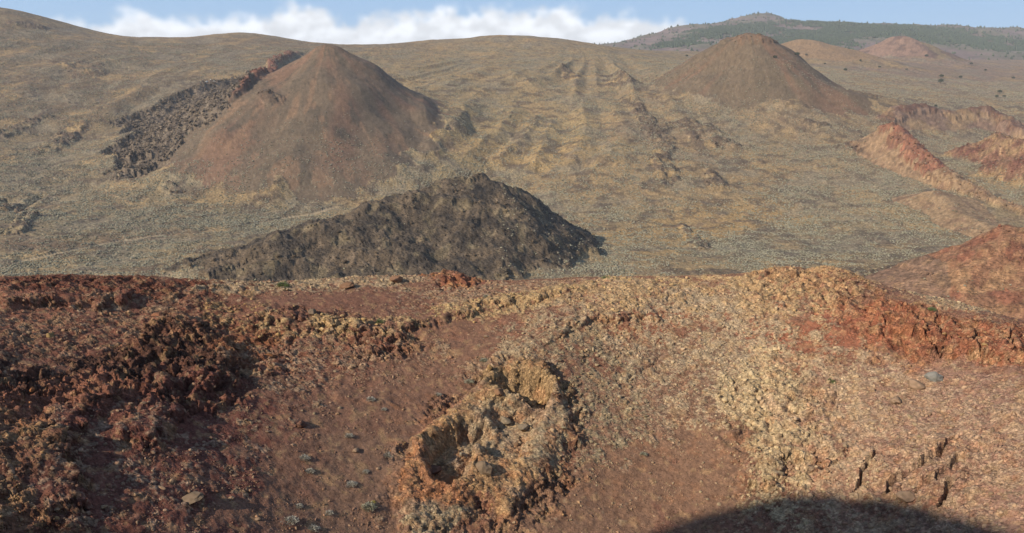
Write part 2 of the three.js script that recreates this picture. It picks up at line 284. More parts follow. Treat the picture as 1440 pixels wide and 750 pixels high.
const clodTone = strokes([
  [[[0, 400], [300, 400]], 9, [0.20, 0.105, 0.058]], [[[0, 480], [200, 480], [300, 470]], 9, [0.215, 0.125, 0.068]], [[[40, 580], [200, 560], [300, 510]], 7, [0.165, 0.072, 0.034]], [[[30, 640], [60, 720]], 6, [0.255, 0.145, 0.062]], [[[20, 590], [100, 580]], 3.2, ORANGE], [[[200, 660], [270, 640]], 8, [0.235, 0.15, 0.092]],
  [[[330, 402], [560, 394]], 3.5, BEIGE], [[[340, 440], [370, 470]], 3.5, OCHRE], [[[390, 452], [480, 466], [560, 466], [640, 444], [760, 424], [850, 411]], 2.6, [0.33, 0.215, 0.095]], [[[610, 390], [650, 400]], 2.2, ORANGE], [[[720, 386], [840, 384]], 2.8, ORANGE],
  [[[360, 530], [540, 520]], 6, [0.25, 0.155, 0.09]], [[[560, 640], [470, 700]], 6, [0.26, 0.14, 0.085]], [[[880, 440], [760, 500]], 5, BEIGE], [[[860, 540], [830, 600]], 6, GREY], [[[900, 430], [1150, 400]], 7, [0.36, 0.235, 0.11]], [[[1100, 385], [1180, 395]], 3.5, [0.34, 0.20, 0.09]], [[[1000, 500], [1050, 560]], 9, [0.33, 0.235, 0.135]],
  [[[1090, 540], [1100, 600], [1110, 690]], 5.5, PALE], [[[1200, 560], [1230, 660]], 6, [0.34, 0.23, 0.13]], [[[1330, 600], [1430, 640]], 8, [0.29, 0.185, 0.11]], [[[1240, 440], [1330, 470], [1440, 485]], 4.5, [0.28, 0.135, 0.065]], [[[1260, 405], [1350, 432]], 3, BEIGE], [[[1370, 470], [1440, 500]], 3.5, [0.29, 0.16, 0.08]],
  [[[580, 690], [600, 640], [640, 590]], 2.4, OCHRE], [[[585, 680], [605, 700], [640, 720]], 2.8, [0.29, 0.120, 0.045]], [[[650, 595], [720, 540], [770, 545]], 1.8, [0.32, 0.195, 0.085]], [[[700, 610], [750, 610]], 3.2, BEIGE], [[[690, 690], [760, 660]], 2.6, [0.31, 0.18, 0.075]], [[[800, 600], [780, 640]], 2.4, GREY], [[[590, 745], [640, 745]], 2, GREY],
]);
const soilTone = strokes([
  [[[0, 400], [280, 400]], 10, [0.105, 0.034, 0.018]], [[[0, 470], [260, 470]], 10, [0.125, 0.045, 0.026]], [[[0, 430], [60, 450]], 3.5, BRICK], [[[60, 560], [250, 560], [300, 510]], 8, DARK], [[[20, 580], [140, 560]], 2.6, BRICK], [[[180, 600], [200, 570]], 2.4, RED], [[[40, 660], [60, 740]], 6, [0.13, 0.058, 0.03]], [[[150, 650], [130, 720]], 5, [0.085, 0.033, 0.02]], [[[240, 660], [310, 600], [320, 720]], 7, PLUM],
  [[[330, 500], [380, 470]], 4, [0.14, 0.05, 0.022]], [[[400, 430], [560, 425]], 4.5, [0.135, 0.06, 0.036]], [[[420, 510], [540, 500]], 3.5, [0.145, 0.055, 0.03]], [[[640, 400], [700, 396]], 2, [0.17, 0.06, 0.032]], [[[640, 500], [540, 600], [450, 740]], 7, SCREE], [[[540, 640], [500, 740]], 4.5, [0.140, 0.074, 0.044]],
  [[[900, 430], [1100, 420]], 9, [0.20, 0.092, 0.05]], [[[1000, 520], [900, 600]], 9, [0.165, 0.088, 0.052]], [[[780, 720], [900, 690], [1000, 660]], 5, [0.155, 0.080, 0.045]], [[[1100, 480], [1240, 460]], 5, [0.22, 0.075, 0.036]], [[[1160, 440], [1190, 445]], 2.0, [0.22, 0.072, 0.036]], [[[1220, 560], [1250, 650]], 7, [0.215, 0.112, 0.068]], [[[1350, 560], [1430, 600], [1430, 700]], 8, [0.200, 0.104, 0.066]],
  [[[1245, 440], [1262, 470]], 2.2, [0.22, 0.07, 0.032]], [[[1300, 460], [1440, 490]], 4, [0.20, 0.068, 0.032]], [[[870, 465], [960, 455]], 1.8, [0.19, 0.07, 0.035]],
  [[[620, 650], [660, 630]], 3.2, [0.15, 0.085, 0.052]], [[[700, 560], [760, 556]], 2.2, [0.12, 0.072, 0.038]],
]);
function field(list, x, z, base, wob) { let v = base; for (const s of list) { if (!s.line.near(x, z)) continue; const a = sstep(1.3, 0.55, NEAR.d / s.r + wob); if (a > 0) v += (s.v - v) * a; } return v; }
const TONE = [0, 0, 0];
function fieldTone(list, x, z, base, wob) { TONE[0] = base[0]; TONE[1] = base[1]; TONE[2] = base[2]; for (const s of list) { if (!s.line.near(x, z)) continue; const a = sstep(1.2, 0.7, NEAR.d / s.r + wob); if (a > 0) mix3(TONE, s.v, a); } }

function nearShape(x, z) {                                 // the ground with its ledges, before the small relief
  let y = nearBase(x, z);
  const wx = x + fbm(x * 0.55, 3.3, z * 0.55, 3) * 0.9, wz = z + fbm(x * 0.55, 8.1, z * 0.55, 3) * 0.9;
  for (const f of ledges) if (f.line.near(wx, wz)) { const e = NEAR.t <= 0.001 || NEAR.t >= 0.999 ? Math.exp(-NEAR.d / 1.2) : 1, ends = sstep(0, 0.08, NEAR.t) * sstep(1, 0.92, NEAR.t); y += f.h * (0.25 + 0.75 * ends) * e * sstep(-f.w, 0.3, NEAR.s + 0.35 * noise(x * 0.9, y * 0.9, z * 0.9)) * Math.exp(-Math.max(0, NEAR.s) / f.l); }
  for (const f of swells) if (f.line.near(wx, wz)) { const q = NEAR.d / f.w; y += f.h * Math.exp(-q * q); }
  if (Math.abs(x - shellMid[0]) < 13 && Math.abs(z - shellMid[2]) < 16) {
    const k = fbm(x * 0.8, 2, z * 0.8, 2) * 0.6, s = inside(shell, x, z) + k, a = inside(hollowA, x, z) + k * 0.6, b = inside(hollowB, x, z) + k * 0.7, c = inside(hollowC, x, z) + k;
    y += 0.75 * sstep(-0.8, 0.9, s) * (0.75 + 0.25 * Math.exp(-Math.max(0, s - 0.5) / 1.2));
    y += 0.35 * Math.exp(-(a + 0.45) * (a + 0.45) / 0.16) + 0.30 * Math.exp(-(b + 0.4) * (b + 0.4) / 0.14); y -= 1.25 * sstep(-0.6, 1.1, c); y -= 2.8 * sstep(-0.1, 0.8, a); y -= 1.9 * sstep(-0.2, 0.8, b);
  }
  return y;
}
function crackDepth(x, z) {
  let y = 0; const wx = x + noise(x * 0.9, 1, z * 0.9) * 0.5, wz = z + noise(x * 0.9, 6, z * 0.9) * 0.5;
  for (const f of cracks) if (f.line.near(wx, wz)) { const w = 0.62 * f.w * (0.75 + 0.7 * Math.abs(noise(x * 0.9, 4, z * 0.9))) * sstep(0, 0.1, NEAR.t) * sstep(1, 0.85, NEAR.t) + 0.03; y += 0.36 * f.h * sstep(0, 0.1, NEAR.t) * sstep(1, 0.85, NEAR.t) * (NEAR.s > 0 ? Math.exp(-NEAR.s / 1.0) : 0.25 * Math.exp(NEAR.s / 0.8)) - 0.85 * f.h * sstep(w, w * 0.5, NEAR.d + (NEAR.s > 0 ? w * 0.4 : 0)); }
  return y;
}
// ---- build the sheet: columns fan out from the viewer, rows are even in distance
const NC = { nx: 930, nz: 590, t0: -0.80, t1: 0.80, d0: 42.5, d1: 116 };
const nearPos = new Float32Array(NC.nx * NC.nz * 3), nearCol = new Float32Array(NC.nx * NC.nz * 3), nearKind = new Uint8Array(NC.nx * NC.nz), nearCrust = new Float32Array(NC.nx * NC.nz), nearRough = new Float32Array(NC.nx * NC.nz);
const N_SLOPE = 0, N_VENT = 1, N_CRAG = 2, N_CLIFF = 3, N_KNOLL = 4, N_KNOLL2 = 5, N_PALE = 6, N_SCREE = 7;
{
  const { nx, nz } = NC, Y = new Float32Array(nx * nz), c = [0, 0, 0];
  const zone = (pts) => nearPoly(pts);
  const zones = [[N_CRAG, zone([[30, 560], [110, 545], [185, 500], [230, 470], [290, 478], [328, 508], [300, 560], [262, 600], [215, 630], [120, 625], [60, 622]])], [N_CLIFF, zone([[1236, 442], [1290, 432], [1360, 448], [1440, 470], [1470, 520], [1400, 515], [1320, 512], [1262, 490]])],
    [N_KNOLL2, zone([[700, 396], [745, 377], [800, 374], [848, 384], [840, 395], [770, 398]])], [N_KNOLL, zone([[585, 394], [620, 384], [655, 390], [672, 404], [640, 412], [600, 406]])], [N_PALE, zone([[1062, 560], [1100, 530], [1140, 560], [1150, 640], [1165, 690], [1060, 700], [1078, 640]])]];
  for (let j = 0; j < nz; j++) { const d = lerp(NC.d0, NC.d1, j / (nz - 1)); for (let i = 0; i < nx; i++) { const x = lerp(NC.t0, NC.t1, i / (nx - 1)) * d, k = j * nx + i; Y[k] = nearShape(x, -d); nearPos[3 * k] = x; nearPos[3 * k + 1] = Y[k]; nearPos[3 * k + 2] = -d; } }
  { // even the rows out along the ground, so that steep faces get as many as they need
    const L = new Float64Array(nz), py = new Float64Array(nz), pd = new Float64Array(nz), W = new Float32Array(nx * nz), T = new Float32Array(nx * nz), step = (NC.d1 - NC.d0) / (nz - 1);
    for (let j = 1; j < nz; j++) for (let i = 0; i < nx; i++) { const k = j * nx + i; W[k] = Math.min(5 * step, Math.hypot(0.8 * step, (Y[k] - Y[k - nx]) * 1.25)); }
    for (let pass = 0; pass < 3; pass++) {                 // neighbours share their spacing, so that rows stay smooth
      const R = 16; for (let j = 1; j < nz; j++) { let s = 0; for (let i = -R; i < nx; i++) { s += W[j * nx + Math.min(nx - 1, i + R)] - (i > R ? W[j * nx + i - R - 1] : i > -R ? W[j * nx] : 0); if (i === -R) s = W[j * nx] * (2 * R + 1); if (i >= 0) T[j * nx + i] = s / (2 * R + 1); } }
      for (let j = 1; j < nz; j++) for (let i = 0; i < nx; i++) { let s = 0; for (let q = -3; q <= 3; q++) s += T[clamp(j + q, 1, nz - 1) * nx + i]; W[j * nx + i] = s / 7; }
    }
    for (let i = 0; i < nx; i++) {
      const t = lerp(NC.t0, NC.t1, i / (nx - 1));
      for (let j = 0; j < nz; j++) { const k = j * nx + i; py[j] = Y[k]; pd[j] = -nearPos[3 * k + 2]; L[j] = j ? L[j - 1] + W[k] : 0; }
      for (let j = 0, q = 1; j < nz; j++) { const want = L[nz - 1] * j / (nz - 1); while (q < nz - 1 && L[q] < want) q++; const f = clamp((want - L[q - 1]) / (L[q] - L[q - 1])), d = lerp(pd[q - 1], pd[q], f), k = j * nx + i; nearPos[3 * k] = t * d; nearPos[3 * k + 1] = lerp(py[q - 1], py[q], f); nearPos[3 * k + 2] = -d; }
    }
  }
  const nor = normalsOf(nearPos, nx, nz);                  // of the bare shape: the relief stands out along these
  for (let k = 0; k < nx * nz; k++) {
    const x = nearPos[3 * k], y = nearPos[3 * k + 1], z = nearPos[3 * k + 2];
    let a = -nor[3 * k], b = -nor[3 * k + 1], e = -nor[3 * k + 2]; if (b < 0) { a = -a; b = -b; e = -e; }
    const wob = fbm(x * 0.35, y * 0.35, z * 0.35, 4) * 0.9;
    const sv = Math.abs(x - shellMid[0]) < 13 && Math.abs(z - shellMid[2]) < 16 ? inside(shell, x, z) + fbm(x * 0.9, 2, z * 0.9, 4) * 0.55 : -9;
    const steep = sstep(0.82, 0.5, b);
    const rough = clamp(field(roughness, x, z, 0.22, wob * 0.6) + 0.4 * steep + (sv > 0 ? 0.25 : 0)), crust = clamp(field(crustiness, x, z, 0.35, wob * 0.8) + (sv > 0 ? 0.3 : 0));
    nearCrust[k] = crust; nearRough[k] = rough;
    // big lumps, ribs, then clods of two sizes (the shear by height keeps them round on steep faces)
    const kx = x - 0.6 * y, kz = z - y;
    const inVent = sv > -0.4, rg = inVent ? 0.5 : rough, cr = inVent ? 0.3 : crust;
    let h = rg * (0.50 * fbm(x * 0.42, y * 0.42, z * 0.42, 3) + 0.34 * ridged(x * 0.75, y * 0.75, z * 0.75, 4) - 0.15) + rg * rg * 0.26 * ridged(x * 2.1, y * 2.1, z * 2.1, 4, 0.65);
    if (rg > 0.3) {
      const rr = Math.min(1, (rg - 0.3) * 1.8), bx = kx + 0.5 * noise(x * 0.9, y * 0.9, z * 0.9 + 40), bz = kz + 0.5 * noise(x * 0.9 + 20, y * 0.9, z * 0.9);
      h += rr * (0.38 * facets(bx * 0.62 + 3, bz * 0.5) + 0.26 * facets(bx * 1.5 + 17, bz * 1.25) + 0.13 * facets(bx * 3.9, bz * 3.2 + 9));
      if (!inVent) h -= rr * (0.40 * sstep(0.16, 0.42, noise(x * 1.1 + 50, y * 1.1, z * 1.1)) + 0.16 * sstep(0.15, 0.4, noise(x * 2.9 + 70, y * 2.9, z * 2.9)));
    }
    h += 0.16 * fbm(x * 1.1, y * 1.1, z * 1.1, 3) * (0.25 + cr);
    const jx = kx + 0.22 * noise(x * 3.1, y * 3.1, z * 3.1), jz = kz + 0.22 * noise(x * 3.1 + 9, y * 3.1, z * 3.1);
    const patch = fbm(x * 0.8, y * 0.8 + 4, z * 0.8, 4) * 0.75 + fbm(x * 0.17, y * 0.17 + 7, z * 0.17, 2) * 0.35;
    cell(jx * 0.95, jz * 0.8); const c1 = CELL[0], e1 = CELL[1] - CELL[0], id1 = CELL[2];
    cell(jx * 2.5 + 31, jz * 2.1); const c2 = CELL[0], e2 = CELL[1] - CELL[0], id2 = CELL[2];
    const on1 = sstep(-0.05, 0.10, cr - 0.66 + patch * 0.6 - id1 * 0.35 + 0.12) * sstep(0.02, 0.2, e1), on2 = sstep(-0.06, 0.08, cr * 1.05 - 0.56 + patch * 0.6 - id2 * 0.55 + 0.2) * sstep(0.02, 0.2, e2);
    const clod1 = on1 * Math.max(0, 1 - c1 * 1.25), clod2 = on2 * Math.max(0, 1 - c2 * 1.2);
    const tilt = 1 + 0.9 * Math.sin(id1 * 60) * CELL[3];
    h += 0.13 * (0.35 + id1 * 0.9) * Math.min(clod1, 0.35) * 2 * tilt + 0.10 * (0.4 + id2) * Math.min(clod2, 0.4) * 1.9 * tilt;
    h += cr * 0.10 * facets(kx * 2.2 + 5, kz * 1.8) * sstep(0.2, 0.6, cr + patch * 0.4) + cr * 0.05 * facets(kx * 5.3, kz * 4.4 + 7);
    h += (0.05 * ridged(x * 4.6, y * 4.6, z * 4.6, 3, 0.6) ) * (0.25 + crust + rough * 0.6);
    nearPos[3 * k] += a * h; nearPos[3 * k + 1] += b * h + crackDepth(x, z); nearPos[3 * k + 2] += e * h;
    // colour of the matter: fine soil between, crust on the clods
    fieldTone(soilTone, x, z, [0.155, 0.068, 0.039], wob); c[0] = TONE[0]; c[1] = TONE[1]; c[2] = TONE[2];
    fieldTone(clodTone, x, z, [0.27, 0.175, 0.10], wob * 1.2);
    let m = Math.max(sstep(0.04, 0.22, clod1), sstep(0.05, 0.25, clod2) * 0.9);
    const veil = fbm(x * 2.2, y * 2.2 + 3, z * 2.2, 4); m = Math.max(m, sstep(0.05, 0.5, crust - 0.55 + veil * 0.8) * 0.75);
    if (sv > 0.0) m = Math.max(m, 0.55 + 0.45 * sstep(-0.4, 0.3, veil));
    m *= 0.82 + 0.18 * noise(x * 5, y * 5, z * 5) ;
    mix3(c, TONE, clamp(m));
    // stains: rust, ochre and soot with their own outlines
    const rust = sstep(0.20, 0.45, fbm(x * 0.7 + 40, y * 0.7, z * 0.7, 5) + rough * 0.12); mix3(c, x < -12 ? BRICK : ORANGE, rust * 0.34 * (0.35 + rough));
    const yel = sstep(0.28, 0.5, fbm(x * 0.9 - 17, y * 0.9, z * 0.9 + 5, 5) + crust * 0.1); mix3(c, OCHRE, yel * 0.35);
    const soot = sstep(0.18, 0.5, fbm(x * 1.1 + 77, y * 1.1, z * 1.1, 5)); mix3(c, [c[0] * 0.45, c[1] * 0.42, c[2] * 0.45], soot * 0.7 * (0.25 + rough));
    { const l = 0.4 * c[0] + 0.5 * c[1] + 0.1 * c[2]; mix3(c, [l, l, l], 0.11); c[0] *= 1.03; c[2] *= 0.93; }
    const v = 1 + 0.34 * fbm(x * 3.7, y * 3.7, z * 3.7, 4) + (id2 - 0.5) * 0.28 * on2;
    nearCol[3 * k] = clamp(c[0] * v, 0.01, 0.6); nearCol[3 * k + 1] = clamp(c[1] * v, 0.006, 0.6); nearCol[3 * k + 2] = clamp(c[2] * v, 0.004, 0.6);
    let kind = N_SLOPE; if (sv > -0.25) kind = N_VENT; else for (const [id, poly] of zones) if (inside(poly, x, z) + wob * 1.2 > 0) { kind = id; break; }
    if (kind === N_SLOPE && rough < 0.5 && (crust < 0.27 + 0.1 * veil || crust + 0.5 * patch < 0.34)) kind = N_SCREE;
    nearKind[k] = kind;
  }
}

const nearSheet = splitSheet(nearPos, nearCol, nearKind, NC.nx, NC.nz);
{
  const names = {
    [N_SLOPE]: ['crater_slope', 'red and ochre crater wall strewn with pale lava clods', null, 'structure'],
    [N_SCREE]: ['scree', 'smooth brown scree running down inside the crater', null, 'structure'],
    [N_VENT]: ['lava_vent', 'broken ochre and orange lava vent with two dark hollows on the crater wall', 'lava vent'],
    [N_CRAG]: ['lava_outcrop', 'dark red craggy lava buttress with deep black shadows on the crater wall', 'rock outcrop'],
    [N_CLIFF]: ['lava_outcrop', 'fissured orange and red rock face split by dark cracks below the rim', 'rock outcrop'],
    [N_KNOLL]: ['lava_outcrop', 'small rust coloured lava knoll on the crater rim in front of the lava mound', 'rock outcrop'],
    [N_KNOLL2]: ['lava_outcrop', 'bright orange knobbly lava knoll on the crater rim beside a green bush', 'rock outcrop'],
    [N_PALE]: ['sulphur_crust', 'pale cream crusted rock patch with a small overhang above the shadow', 'rock outcrop'],
  };
  for (const [k, g] of nearSheet.out) { const [n, l, cat, kind] = names[k]; thing(new THREE.Mesh(g, k === N_SCREE ? screeMat : crustMat), n, l, cat, null, kind); }
}

// ================================================================ THE VIEWER'S SIDE: the rim underfoot and the hill behind the left shoulder, whose shadow falls into the crater
{
  const hx = -Math.sin(SUN_AZ), hz = Math.cos(SUN_AZ), qx = -hz, qz = hx, FAR = 78, rise = Math.tan(SUN_EL);   // the crest stands FAR metres towards the sun and runs across its light
  const line = [[1600, 800], [1440, 747], [1360, 722], [1290, 704], [1240, 697], [1190, 691], [1130, 690], [1080, 697], [1000, 716], [950, 732], [900, 750], [780, 790], [280, 752], [140, 744], [0, 742], [-120, 740]].map(([u, v]) => { const p = nearAt(u, v); return [-(p[0] * qx + p[2] * qz), p[1] + (FAR - p[0] * hx - p[2] * hz) * rise]; }).sort((a, b) => a[0] - b[0]);
  const top = (s) => { if (s <= line[0][0]) return line[0][1] - (line[0][0] - s) * 1.2; for (let i = 1; i < line.length; i++) if (s <= line[i][0]) { const [a, y] = line[i - 1], [b, q] = line[i]; return lerp(y, q, clamp((s - a) / (b - a + 1e-6))); } const e = line[line.length - 1]; return e[1] - (s - e[0]) * 0.6; };
  const nx = 150, nz = 96, pos = new Float32Array(nx * nz * 3), col = new Float32Array(nx * nz * 3), kind = new Uint8Array(nx * nz);
  for (let j = 0; j < nz; j++) for (let i = 0; i < nx; i++) {
    const k = j * nx + i, x = lerp(-180, 120, i / (nx - 1)), z = lerp(110, -44, j / (nz - 1));
    const base = z > -50 && Math.abs(x) < 75 ? nearBase(x, z) : -20;
    const fade = sstep(75, 50, Math.abs(x)), dz = x * hx + z * hz - FAR, hill = top(-(x * qx + z * qz)) - (dz > 0 ? 0.42 * dz : 1.0 * -dz);
    let y = Math.max(lerp(-28 - 0.2 * Math.max(0, z), base - 0.6, fade * sstep(45, 25, z)), hill);
    y += 0.35 * fbm(x * 0.15, 1, z * 0.15, 4) * sstep(0, 6, Math.abs(dz));
    if (Math.hypot(x, z) < 9 && z > -9) y = Math.min(y, -1.7 - 0.05 * Math.hypot(x, z));
    if (z < -1) y = Math.min(y, 0.75 * z - 1.2 + Math.max(0, Math.abs(x) + z * 0.9) * 1.5);   // stays under the picture's lower edge
    pos[3 * k] = x; pos[3 * k + 1] = y; pos[3 * k + 2] = z;
    const n = 1 + 0.35 * fbm(x * 0.4, 2, z * 0.4, 4); col[3 * k] = 0.15 * n; col[3 * k + 1] = 0.07 * n; col[3 * k + 2] = 0.042 * n;
  }
  const s = splitSheet(pos, col, kind, nx, nz);
  thing(new THREE.Mesh(s.out.get(0), groundMat), 'near_hill', 'red cinder hill on the viewer side of the crater', null, null, 'structure');
}

// ================================================================ THE VALLEY, ITS CONES AND THE FAR RIDGE
const midPts = [
  [0, 385, 660], [120, 385, 665], [240, 385, 668], [0, 340, 770], [0, 300, 930], [100, 300, 960], [200, 320, 880], [100, 262, 1130], [200, 262, 1130], [0, 240, 1180], [0, 200, 1360], [80, 200, 1400], [130, 160, 1540], [0, 150, 1560], [0, 110, 1760], [120, 110, 1780], [0, 60, 2080], [0, 13, 2420], [50, 27, 2430], [100, 44, 2450], [130, 50, 2480], [200, 55, 2520], [300, 100, 1850], [250, 75, 2150],
  [240, 240, 1200], [560, 260, 1200], [600, 240, 1260], [600, 180, 1470], [600, 120, 1740], [600, 64, 2550], [520, 66, 2550], [600, 90, 2050], [460, 66, 2520], [350, 62, 2520], [700, 262, 1190], [700, 190, 1430], [720, 130, 1700], [710, 62, 2600], [800, 240, 1230], [800, 180, 1460], [800, 120, 1760], [800, 64, 2620], [800, 85, 2150], [700, 290, 1060], [640, 290, 1060],
  [850, 300, 1010], [860, 385, 672], [900, 350, 800], [900, 240, 1220], [900, 180, 1450], [900, 120, 1780], [900, 72, 2640], [1000, 250, 1190], [1000, 200, 1370], [1000, 385, 676], [1000, 320, 930], [1060, 160, 1560], [1100, 300, 1000], [1100, 380, 684], [1000, 90, 2260], [1000, 72, 2900], [1180, 160, 1640], [1200, 200, 1370], [1200, 250, 1150], [1200, 330, 890], [1200, 390, 660], [1250, 120, 2100], [1300, 300, 960], [1335, 203, 1440], [1400, 212, 1370], [1300, 195, 1480], [1300, 140, 1780], [1300, 100, 2500], [1300, 85, 3300], [1180, 82, 3000], [1120, 80, 3000],
  [1440, 120, 2250], [1440, 150, 1750], [1440, 100, 2900], [1440, 86, 3600], [1440, 196, 1500], [1440, 260, 1090], [1440, 330, 880], [1440, 400, 640], [1600, 150, 1700], [1600, 250, 1090], [1600, 100, 2900], [1600, 400, 620], [-160, 385, 640], [-160, 280, 1000], [-160, 160, 1520], [-160, 40, 2300], [-160, 0, 2500],
].map(([u, v, d]) => at(u, v, d));
for (const [x, d, y] of [[-260, 300, -116], [0, 300, -116], [260, 300, -116], [-420, 480, -143], [0, 480, -146], [420, 480, -146], [-100, 160, -62], [100, 160, -62]]) midPts.push([x, y, -d]);
for (const [u, y, d] of [[-160, 230, 2900], [0, 235, 2900], [200, 150, 3000], [500, 130, 3100], [800, 130, 3200], [0, 200, 3700], [400, 120, 3700], [800, 140, 3700]]) { const [a] = dirOf(u, 60); midPts.push([a * d, y, -d]); }
const midBase = spline(midPts, 0.02);
const P3 = (list) => list.map(([u, v, d]) => at(u, v, d));
// cones: apex, flank angle, flat top radius
const cones = [
  { id: 'left', p: at(459, 64, 1480), s: 0.58, r: 18, k: 46 }, { id: 'right', p: at(1053, 54, 1750), s: 0.66, r: 30, k: 44 },
  { id: 'left', p: at(468, 152, 1335), s: 0.50, r: 36, k: 14 },
  { id: 'far', p: at(1128, 56, 2750), s: 0.36, r: 20, k: 26 }, { id: 'red', p: at(1266, 52, 3200), s: 0.50, r: 25, k: 26 }, { id: 'hill', p: at(340, 51, 2650), s: 0.22, r: 60, k: 30 }, { id: 'hill', p: at(722, 55, 2650), s: 0.2, r: 70, k: 26 }, { id: 'hill', p: at(625, 61, 2650), s: 0.2, r: 40, k: 20 },
  { id: 'dome', p: at(1236, 139, 1640), s: 0.42, r: 26, k: 16 }, { id: 'hill', p: at(1180, 100, 2300), s: 0.2, r: 40, k: 20 }, { id: 'hill', p: at(900, 170, 1520), s: 0.24, r: 30, k: 20 },
];
const moundA = new Line(P3([[250, 386, 640], [330, 350, 660], [400, 325, 680], [480, 300, 705], [545, 282, 735], [600, 268, 765], [625, 261, 780], [645, 248, 786], [660, 244, 790], [676, 249, 796], [700, 258, 815], [730, 276, 870]]), 400);
// ridges with two flank slopes (first: to the side (-dz, dx) of the direction drawn)
const ridges = [
  { id: 'rim', crag: 1, line: new Line(P3([[1258, 176, 1290], [1280, 198, 1230], [1310, 228, 1150], [1345, 252, 1080], [1385, 276, 1020], [1440, 302, 950], [1560, 330, 860]]), 300), a: 0.62, b: 0.85 },
  { id: 'arc', line: new Line(P3([[1246, 165, 1480], [1270, 151, 1530], [1300, 150, 1560], [1330, 160, 1560], [1352, 158, 1580], [1385, 153, 1600], [1410, 166, 1570], [1430, 182, 1500]]), 260), a: 0.7, b: 0.35 },
  { id: 'crag', line: new Line(P3([[1368, 206, 1260], [1400, 192, 1250], [1425, 200, 1210], [1470, 215, 1150]]), 200), a: 0.8, b: 0.5 },
  { id: 'crag', line: new Line(P3([[1392, 252, 1130], [1412, 232, 1140], [1440, 226, 1120], [1480, 235, 1080]]), 180), a: 0.75, b: 0.55 },
  { id: 'redhill', line: new Line(P3([[1292, 408, 560], [1330, 374, 570], [1378, 340, 575], [1420, 320, 575], [1470, 330, 560], [1540, 350, 540]]), 260), a: 0.55, b: 0.75 },
  { id: 'tongue', line: new Line(P3([[1318, 268, 1010], [1352, 300, 930], [1390, 318, 880], [1440, 322, 850]]), 160), a: 0.35, b: 0.35 },
];
const bumpsM = [   // ribs and gullies of the hillside: [points with distance from the ground], height, half width
  [[[578, 110], [600, 160], [606, 190], [596, 225]], 6, 34], [[[662, 140], [640, 185], [596, 232]], 10, 38], [[[728, 150], [700, 192], [640, 236]], 11, 36], [[[756, 160], [742, 196], [690, 240]], 10, 30], [[[775, 165], [768, 205], [745, 245]], 9, 28], [[[818, 130], [826, 180], [800, 240]], 9, 36], [[[860, 140], [880, 190], [850, 240]], 7, 40],
  [[[700, 100], [760, 130], [820, 118]], 6, 50], [[[930, 130], [960, 170], [975, 200]], 6, 36], [[[985, 175], [1010, 200], [1040, 195]], 6, 30], [[[40, 210], [110, 190], [180, 150]], 6, 50], [[[60, 180], [140, 160], [250, 110]], 7, 45], [[[20, 150], [50, 110], [100, 90]], 6, 60], [[[110, 110], [150, 90], [220, 95]], 7, 60],
  [[[845, 232], [820, 232], [806, 240]], -9, 22], [[[760, 245], [752, 236]], -7, 16], [[[660, 160], [665, 190]], -4, 18], [[[710, 160], [690, 185]], -5, 16], [[[930, 262], [945, 248]], -6, 16],
  [[[10, 300], [40, 285], [60, 270]], -7, 12], [[[0, 280], [20, 285]], -9, 14], [[[5, 325], [25, 330]], -7, 12], [[[0, 315], [50, 296], [80, 278], [150, 250]], -3, 22], [[[255, 312], [290, 306], [330, 300]], -2.5, 9],
];
let MIDB = 0;
const fall = (r, top) => 0.5 * (r - top + Math.sqrt((r - top) * (r - top) + 500)) - 0.5 * (Math.sqrt(top * top + 500) - top);
function midSmooth(x, z) {
  let y = MIDB = midBase(x, z); const CW = fbm(x * 0.0065 + 3, 2, z * 0.0065, 3) * 0.6;
  for (const c of cones) { const r = Math.max(0, Math.hypot(x - c.p[0], z - c.p[2]) + 46 * CW); if (r < 700) { const a = Math.atan2(z - c.p[2], x - c.p[0]); y = smax(y, c.p[1] - c.s * fall(r, c.r) * (c.id === 'left' ? 1 + 0.22 * Math.max(0, Math.cos(a)) : 1 + 0.06 * Math.sin(a * 3 + c.p[0])), c.k * sstep(700, 200, r)); } }
  return y;
}
const midAt = (u, v) => meet(u, v, midSmooth, 380, 3600, 6);
const midLine = (pts, reach) => new Line(pts.map(([u, v]) => midAt(u, v)), reach);
const midBumps = bumpsM.map(([p, h, w]) => ({ line: midLine(p, w * 2.4), h, w }));
const pit = [[150, 236], [152, 212], [170, 196], [172, 172], [200, 156], [240, 136], [290, 118], [345, 110], [352, 118], [322, 142], [296, 170], [262, 190], [250, 208], [222, 232], [190, 246], [168, 250]].map(([u, v]) => midAt(u, v));
const pitMid = midAt(240, 180);
const spur = new Line([[432, 68], [408, 78], [385, 92], [355, 112], [330, 132], [304, 160]].map(([u, v]) => midAt(u, v + 3)), 120);
const lavaDark = [[[70, 40], [40, 34]], [[800, 98], [800, 106]], [[862, 108], [880, 118]], [[1275, 72], [1290, 84]]];
const M_VALLEY = 0, M_MOUND = 1, M_LEFT = 2, M_RIGHT = 3, M_RIM = 4, M_ARC = 5, M_CRAG = 6, M_RED = 7, M_FARCONE = 8, M_FARRED = 9, M_PIT = 10, M_TRACK = 11, M_PLAIN = 12;
const track = [midLine([[30, 370], [90, 358], [150, 344], [215, 334], [262, 326]], 30), midLine([[340, 318], [400, 306], [440, 300], [470, 292]], 30)];
const ROCK = [0.052, 0.040, 0.034];
const midStroke = (list) => list.map(([p, r, v]) => ({ line: midLine(p, r * 1.7), r, v }));
